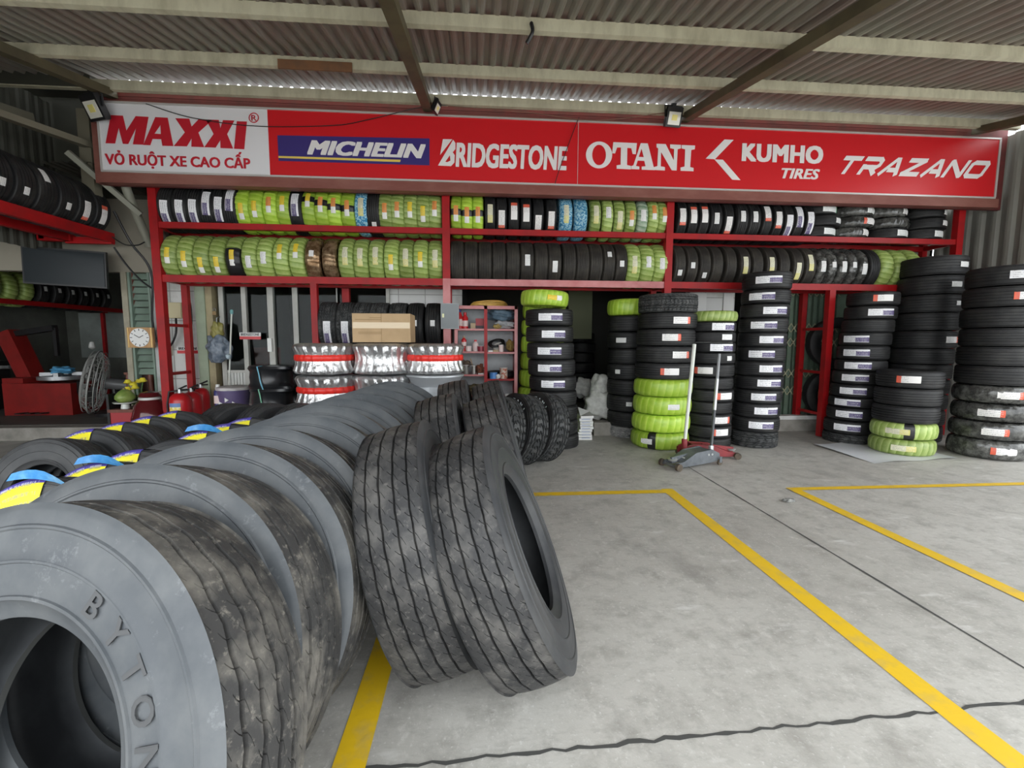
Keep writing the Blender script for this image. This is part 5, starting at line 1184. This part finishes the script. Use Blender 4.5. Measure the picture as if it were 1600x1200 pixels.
simple('brass_plate', MB().b2(ax0+.05, ax0+.2, 6.7, 6.76, at_+.18, at_+.205), mat('yellow_brass', (.6, .5, .15), .3, .4), 'small yellow block on the altar cabinet top', 'block')
rt = thing('altar_table', 'low red altar table with a step beside the wine-red jar', 'table', (P(198, 650, 6.2).x, 6.28, 0)); tz = P(198, 640, 6.1).z
MB().b2(-.14, .14, -.16, .2, 0, tz-.04).build('body', mat('altar_red', (.35, .03, .035), .4), rt); MB().b2(-.16, .16, -.18, .2, tz-.04, tz).build('top', M_WOOD, rt); MB().b2(-.17, -.14, -.17, .2, 0, tz+.2).build('side_rail', M_BLACK, rt)
pl = thing('offering_plate', 'white pedestal plate carrying the green coconut', 'plate', (P(196, 636, 6.2).x, 6.2, tz))
MB().lathe([(0, 0), (.05, 0), (.04, .06), (.12, .075), (.13, .09), (0, .08)], 28).build('plate', mat('porcelain', (.6, .62, .58), .25), pl, 40)
cn = thing('coconut', 'green young coconut on the white pedestal plate', 'fruit', (pl.location.x, 6.2, tz+.083))
MB().lathe([(0, 0), (.07, .005), (.11, .05), (.108, .09), (.07, .14), (.03, .17), (0, .175)], 28, fn=lambda a, j_, z: .006*math.sin(3*a)).build('husk', mat('coconut_green', (.16, .25, .05), .4, col2=(.3, .36, .1), scale=8), cn, 60); MB().lathe([(.0, .17), (.02, .17), (.015, .19), (0, .19)], 10).build('stem', mat('stem_brown', (.2, .17, .07), .7), cn)
jr = thing('ceramic_jar', 'glossy wine-red ceramic jar with a pale lid beside the altar table', 'jar', (P(232, 650, 6.15).x, 6.2, 0)); jz = P(232, 628, 6.0).z
MB().lathe([(0, 0), (.12, 0), (.2, jz*.35), (.215, jz*.6), (.17, jz*.9), (.12, jz), (.12, jz+.02), (0, jz+.02)], 48).build('body', mat('wine_glaze', (.09, .01, .012), .12), jr, 60)
MB().lathe([(0, jz+.01), (.125, jz+.01), (.12, jz+.04), (0, jz+.05)], 32).build('lid', mat('pale_lid', (.55, .55, .52), .3), jr, 40); MB().lathe([(0, jz+.045), (.13, jz+.05), (.1, jz+.1), (.03, jz+.12), (0, jz+.12)], 32).build('bowl', mat('wine_glaze', (.09, .01, .012), .12), jr, 40)
fl = thing('flower_vase', 'vase of yellow chrysanthemums behind the wine-red jar', 'vase', (P(221, 640, 6.5).x, 6.45, 0)); fz = P(221, 608, 6.45).z
MB().lathe([(0, 0), (.07, 0), (.09, fz*.4), (.05, fz*.75), (.07, fz*.8)], 24).build('vase', mat('mauve_glass', (.2, .13, .15), .2), fl, 60)
mb = MB(); mg = MB(); rr = random.Random(5)
for k_ in range(7):
    a = rr.uniform(0, 6.28); q_ = rr.uniform(.02, .14); tip = Vector((q_*math.cos(a), q_*math.sin(a)*.6, fz+rr.uniform(-.02, .12)))
    mg.tube([(0, 0, fz*.6), tip], .005, 5)
    for r2, z2 in ((.05, 0), (.035, .02)): mb.lathe([(0, z2-.015), (r2, z2), (r2*.7, z2+.025), (0, z2+.02)], 14, tip, fn=lambda a2, j_, z: .012*math.sin(a2*7) if j_ == 1 else 0)
    for d_ in (-1, 1): mg.quad(tip*.8, tip*.8+Vector((.06*d_, .03, -.02)), tip*.8+Vector((.09*d_, -.02, -.06)), tip*.8+Vector((.02*d_, -.02, -.05)))
o = mb.build('blossom', mat('chrysanthemum_yellow', (.7, .6, .04), .6), fl, 50); mg.build('stem', mat('leaf_green', (.06, .12, .03), .6), fl)
simple('carton', MB().box(P(250, 612, 6.55).x, 6.52, P(250, 618, 6.5).z-.1, .16, .1, .3, Matrix.Rotation(.3, 3, 'Z')), M_TAN, 'tan carton standing behind the wine-red jar', 'box')
# clock
p = P(219.5, 527.5, 6.45); ck = thing('wall_clock', 'square wooden wall clock with white round dial', 'clock', p); s = .165
MB().b2(-s, s, -.01, .03, -s*.83, s*.83).build('case', mat('clock_wood', (.38, .2, .07), .4, col2=(.5, .3, .12), scale=6, stretch=(8, 1, 1)), ck)
for q_ in (-.89, .89): MB().b2(s*(q_-.03), s*(q_+.03), -.014, -.01, -s*.8, s*.8).build('gold_strip', mat('gold_strip', (.7, .5, .2), .3, .6), ck)
def disc(r, y0, y1, n=40): return [(0, y1), (r, y1), (r, y0), (0, y0)]
MB().lathe(disc(s*.76, -.01, -.02), 48, axis='y').build('dial', mat('dial_white', (.75, .75, .73), .4), ck, 40)
for k_ in range(12):
    a = k_*PI/6; MB().box(s*.64*math.sin(a), -.022, s*.64*math.cos(a), .008, .003, .026, Matrix.Rotation(a, 3, 'Y')).build('hour_mark', M_BLACK, ck)
for L, a, nm in ((.075, -1.0, 'minute_hand'), (.06, 1.05, 'hour_hand')): MB().bar((0, -.025, 0), (L*math.sin(a), -.025, L*math.cos(a)), .007, .004).build(nm, M_BLACK, ck)
MB().tube([(0, .03, 0), (0, .18, 0)], .012).build('mount', M_STEEL, ck)
# louvred shutter and posts
M_LOUV = mat('louvre_green', (.2, .27, .22), .5, col2=(.14, .19, .15), scale=3)
lx0, lx1 = P(211, 520, 6.68).x, P(240, 520, 6.68).x
lv = bpy.data.objects.new('window_1', None); COL.objects.link(lv); lv['kind'] = 'structure'
mb = MB()
for k_ in range(17): mb.box((lx0+lx1)/2, 6.7, .95+.095*k_, lx1-lx0, .02, .085, Matrix.Rotation(-.45, 3, 'X'))
mb.build('louvre', M_LOUV, lv); MB().b2(lx0-.02, lx0+.01, 6.64, 6.73, .18, 2.6).b2(lx1-.01, lx1+.015, 6.64, 6.73, .18, 2.6).build('frame', M_LOUV, lv)
struct('pillar_thin', MB().bar((P(209, 600, 6.66).x, 6.66, .18), (P(196, 440, 6.66).x, 6.66, 2.34), .075), mat('dusty_cream_post', (.36, .33, .25), .7, col2=(.26, .24, .18), scale=5))
struct('pillar_dark', MB().bar((P(214, 600, 6.7).x, 6.7, .18), (P(206, 440, 6.7).x, 6.7, 2.34), .045), M_BROWN)
# television on the beige wall
p = P(101, 418, 6.3); tv = thing('television', 'flat television hung on the beige wall over the workshop opening', 'tv', p); tv.rotation_euler = (.03, .05, .1)
tw, th = .47, .235
MB().b2(-tw, tw, 0, .04, -th, th).build('case', M_BLACK, tv)
def screen_mat():
    m, nt, b = nodes_of('dark_screen'); b.inputs['Base Color'].default_value = (.02, .025, .028, 1); b.inputs['Roughness'].default_value = .22; b.inputs['Specular IOR Level'].default_value = .15; return m
MB().b2(-tw+.02, tw-.02, -.006, 0, -th+.02, th-.02).build('screen', screen_mat(), tv); MB().tube([(0, .04, .05), (0, .34, .1)], .03).build('mount', M_STEEL, tv)
# ------------------------------------------------------------------ workshop room
FZ = .18
def wp(px, py, z=FZ): return atz(px, py, z)
M_TCR = mat('machine_red', (.24, .012, .01), .4, col2=(.17, .01, .008), scale=4)
c = Vector((-6.95, 8.0, FZ)); tc_ = thing('tire_changer', 'red tire changing machine in the dark workshop', 'machine', c)
MB().b2(-.62, .4, -.35, .35, 0, .52).b2(-.66, -.35, -.3, .3, .5, .6).build('cabinet', M_TCR, tc_); MB().bar((-.55, .1, .5), (-.86, .1, 1.35), .22, .26).build('column', M_TCR, tc_); MB().bar((-.86, .1, 1.3), (-.1, .05, 1.42), .09, .1).bar((-.1, .05, 1.42), (-.1, .05, .95), .05).build('mount_arm', M_BLACK, tc_)
MB().lathe([(0, .56), (.3, .56), (.3, .62), (0, .64)], 32, (-.02, 0, 0)).build('turntable', M_STEEL, tc_, 40)
for a in range(4): MB().b2(.12, .28, -.03, .03, .62, .68).build('jaw', M_STEEL, tc_).rotation_euler = (0, 0, a*PI/2+.4)
MB().bar((.4, -.2, .3), (.5, -.3, .55), .05).build('bead_arm', M_BLACK, tc_)
for k_ in range(3): MB().box(-.3+.15*k_, -.42, .05, .09, .14, .02).build('pedal', M_BLACK, tc_)
blob('cloth', (c.x+.05, 7.95, FZ+.72), (.16, .12, .06), mat('bright_blue_cloth', (.08, .3, .5), .8), 'bright blue cloth on the red machine turntable', 'cloth', 31)
c2 = wp(28, 640); bm_ = thing('balancing_machine', 'dark wheel balancing machine beside the red tire changer', 'machine', (-8.6, 8.3, FZ))
MB().b2(-.35, .25, -.3, .3, 0, .85).build('cabinet', M_BLACK, bm_); MB().b2(-.3, .25, -.1, .1, .85, 1.35).build('head', mat('dark_grey_case', (.08, .08, .08), .5), bm_); MB().tube([(.25, -.05, .75), (.6, -.05, .75)], .03).build('shaft', M_STEEL, bm_)
# pedestal fan seen from the side
fc = P(149, 597, 7.6); fan = thing('pedestal_fan', 'large grey pedestal fan facing sideways in the workshop doorway', 'fan', (fc.x, 7.6, FZ)); fh = fc.z-FZ
M_FAN = mat('grey_fan_wire', (.33, .33, .31), .5); mb = MB(); fr = .5
rot = Matrix.Rotation(.5, 3, 'Z') @ Matrix.Rotation(.18, 3, 'Y')
def ringp(r, d): return [Vector((0, 0, fh)) + rot @ Vector((d, r*math.cos(a), r*math.sin(a))) for a in [2*PI*i/40 for i in range(41)]]
for r_, d in ((fr, 0), (fr*.97, .07), (fr*.97, -.07), (fr*.8, .1), (fr*.6, .115), (fr*.4, .12), (fr*.2, .125), (fr*.8, -.1), (fr*.5, -.12), (fr*.25, -.12)): mb.tube(ringp(r_, d), .007 if r_ != fr else .014, 5)
for k_ in range(28):
    a = 2*PI*k_/28
    for sgn in (-1, 1): mb.tube([Vector((0, 0, fh))+rot @ Vector((sgn*d, r_*math.cos(a), r_*math.sin(a))) for r_, d in ((fr*.12, .125), (fr*.5, .12), (fr*.8, .1), (fr, .0))], .004, 4)
mb.build('cage', M_FAN, fan)
for k_ in range(3):
    a = k_*2*PI/3; pts = [Vector((0, 0, fh))+rot @ Vector((.03*s_, r_*math.cos(a+s_*.5), r_*math.sin(a+s_*.5))) for s_, r_ in ((-1, .1), (-1, .42), (1, .42), (1, .1))]
    MB().quad(*pts).build('blade', mat('fan_blade', (.25, .25, .25), .4), fan)
MB().tube([Vector((0, 0, fh))+rot @ Vector((.12, 0, 0)), Vector((0, 0, fh))+rot @ Vector((.4, 0, 0))], .09, 20).build('motor', mat('fan_motor', (.14, .14, .14), .4), fan, 40); MB().tube([(.2, .1, 0), (.2, .1, fh)], .03).build('pole', M_BLACK, fan); MB().lathe([(0, 0), (.28, 0), (.26, .05), (0, .07)], 32, (.2, .1, 0)).build('base', M_BLACK, fan, 40)
MB().lathe([(0, fr+fh+.02), (.05, fr+fh+.05), (.03, fr+fh+.14), (0, fr+fh+.15)], 14).build('cap_bag', mat('pale_bag', (.4, .4, .38), .6), fan, 50)
# shelf along the far side of the workshop with tires
sx = -7.7; sz = aty(0, 470, 7.0); 
sr_ = thing('workshop_shelf', 'dark red tire shelf along the workshop side wall', 'rack')
zsh = CAM_H + (ray(100, 475).z/ray(100, 475).x)*sx
for x_ in (sx, sx-.5): MB().b2(x_-.03, x_+.03, 6.8, 10.6, zsh-.08, zsh).build('beam', M_RED, sr_)
for y_ in (7.2, 10.5):
    for x_ in (sx, sx-.5): MB().b2(x_-.03, x_+.03, y_-.03, y_+.03, FZ, zsh-.08).build('post', M_RED, sr_)
for i in range(12):
    lk = 'P' if 2 <= i <= 5 else 'k'; y_ = 7.0+.27*i
    put_tire(LOOK[lk][0]+'_l', (sx-.25, y_, zsh+.2), (0, 1, 0), (1, 0, .1), f"{LOOK[lk][1]} tire, {ORD[i+1]} from the doorway on the workshop side shelf", group='tires on the workshop side shelf', stk='s' if lk == 'k' else None, spin=i)
# rim rack at the back of the workshop
rx0, rx1, ry = -5.95, -4.45, 9.6
rk = thing('rim_rack', 'dark red rack of wheel rims at the workshop back', 'rack')
for x_ in (rx0, rx1):
    for y_ in (ry, ry+.5): MB().b2(x_-.03, x_+.03, y_-.03, y_+.03, FZ, 2.3).build('post', M_RED, rk)
for z_ in (.55, 1.1, 1.72, 2.25): MB().b2(rx0, rx1, ry-.02, ry+.5, z_-.1, z_).build('shelf', M_RED, rk)
M_CHR = mat('chrome', (.75, .75, .75), .12, 1.0); M_RIMB = mat('black_rim', (.02, .02, .02), .3, .4)
nrim = 0
for z_, ks in ((1.72, 4), (1.1, 3), (.55, 3), (FZ, 3)):
    for k_ in range(ks):
        R_ = .18 if z_ != FZ else .17; x_ = rx0+.25+k_*(rx1-rx0-.45)/(ks-1); m_ = M_CHR if z_ == 1.72 else M_RIMB; nrim += 1
        t = thing('wheel_rim', f"{'chrome' if m_ is M_CHR else 'black'} wheel rim, {ORD[k_+1]} along the {({1.72: 'top', 1.1: 'middle', .55: 'low'}).get(z_, 'floor')} level of the rim rack", 'rim', (x_, ry+.12, z_+R_), 'wheel rims on the rack')
        MB().lathe([(R_, -.1), (R_, -.08), (R_-.03, -.05), (R_-.05, .05), (R_, .08), (R_, .1), (R_-.06, .08), (R_-.08, -.05)], 36, axis='y', close=True).build('barrel', m_, t, 40)
        mb = MB()
        for s_ in range(5): a = s_*2*PI/5+k_; mb.bar((.03*math.cos(a), -.06, .03*math.sin(a)), ((R_-.03)*math.cos(a), -.07, (R_-.03)*math.sin(a)), .04, .03)
        mb.lathe([(0, -.075), (.045, -.075), (.05, -.03), (0, -.03)], 16, axis='y'); mb.build('spoke', m_, t)
corr = MB()
for k_ in range(14): corr.box(-6.55+.07*k_, 10.3, 1.25, .04, .05, 2.1)
struct('wall_curtain', corr, mat('olive_shutter', (.2, .19, .12), .6))
struct('window_2', MB().b2(-9.28, -9.25, 7.2, 9.0, 1.1, 2.0), mat('dusty_window', (.3, .33, .31), .4, col2=(.2, .22, .2), scale=2)); struct('window_3', MB().b2(-9.0, -7.2, 10.86, 10.89, 1.0, 2.0), mat('dusty_window', (.42, .46, .44), .4))
# ------------------------------------------------------------------ doorway clutter
M_SACK = mat('white_woven_sack', (.62, .62, .59), .7, col2=(.45, .45, .42), scale=16, bump=.5)
for i, (px, py, Y, s_) in enumerate(((936, 637, 6.75, (.24, .18, .24)), (939, 602, 6.8, (.17, .15, .18)), (914, 607, 7.3, (.2, .16, .17)))):
    p = P(px, py, Y); blob('sack', (p.x, Y, max(FZ+s_[2], p.z)), s_, M_SACK, ('full white woven sack in the dark doorway', 'crumpled white sack lying on the full sack', 'small grey white sack deeper in the doorway')[i], 'sack', 41+i, .13)
simple('plinth', MB().b2(P(926, 670, 6.5).x, P(952, 670, 6.5).x, 6.42, 6.58, 0, .2), M_CURB, 'low concrete step block under the white sacks', 'block')
pp = atz(916, 688); ps = thing('paper_stack', 'stack of printed white paper sheets on the floor beside the cabinet-side stack', 'paper', (pp.x, pp.y+.14, 0)); hz_ = P(916, 650, pp.y).z
mb = MB(); rr = random.Random(3)
for k_ in range(9): mb.box(rr.uniform(-.01, .01), rr.uniform(-.01, .01), hz_*(k_+.5)/9, .19, .26, hz_/9-.004, Matrix.Rotation(rr.uniform(-.12, .12), 3, 'Z'))
mb.build('sheets', M_PAPER, ps); o = MB().quad((-.09, -.13, hz_), (.09, -.13, hz_+.02), (.1, .1, hz_+.03), (-.07, .12, hz_+.09)).build('loose_sheet', M_PAPER, ps)
mb = MB()
for k_ in range(7): mb.b2(-.07, .05, -.147, -.144, .03+.045*k_, .04+.045*k_)
mb.build('print', mat('blue_grey_print', (.35, .4, .55), .7), ps)
for i in range(7): put_tire('car_l', (P(905, 600, 9.0).x+.02*math.sin(i*3), 9.0, FZ+.1+.2*i), (0, 0, 1), (0, -1, 0), f"dim black tire, {ORD[i+1]} from the floor deep in the doorway", group='tires deep in the dark doorway', spin=i)
struct('door_7', MB().b2(P(888, 500, 8.2).x, P(925, 500, 8.2).x, 8.2, 8.25, 1.45, 3.0), mat('dim_green_panel', (.12, .13, .07), .7))
# white sheet under the short stack, scrap on the floor
s0 = atz(1417, 716); mb = MB(); rr = random.Random(8); n = 18
for i in range(n+1):
    for j in range(n+1):
        x_ = -.62+1.24*i/n; y_ = -.47+.95*j/n; e = max(abs(x_)/.62, abs(y_+.0)/.48)
        mb.v.append((s0.x+x_+.0*j, s0.y+.34+y_+.12*x_, .006+(.02+.03*math.sin(9*x_+4*y_))*max(0, e-.75)))
for i in range(n):
    for j in range(n): a = i*(n+1)+j; mb.f.append((a, a+n+1, a+n+2, a+1))
simple('plastic_sheet', mb, mat('white_sheet', (.7, .71, .74), .4), 'white plastic sheet spread under the short green-footed stack', 'sheet', 60)
q0 = atz(1233, 784); o = blob('scrap', (q0.x, q0.y, .015), (.05, .035, .014), mat('grey_scrap', (.35, .35, .33), .7, col2=(.1, .1, .1), scale=40), 'grey crumpled scrap on the floor near the yellow line', 'scrap', 51)
# ------------------------------------------------------------------ label check (build-time only)
seen = {}
for o in ALL:
    w = len(o['label'].replace('-', 'x').split())
    if not 4 <= w <= 16: print('LABEL LENGTH', w, o['label'])
    seen.setdefault(o['label'].lower(), []).append(o.name)
for l_, v in seen.items():
    if len(v) > 1: print('SAME LABEL', l_, v)
print('THINGS', len(ALL))
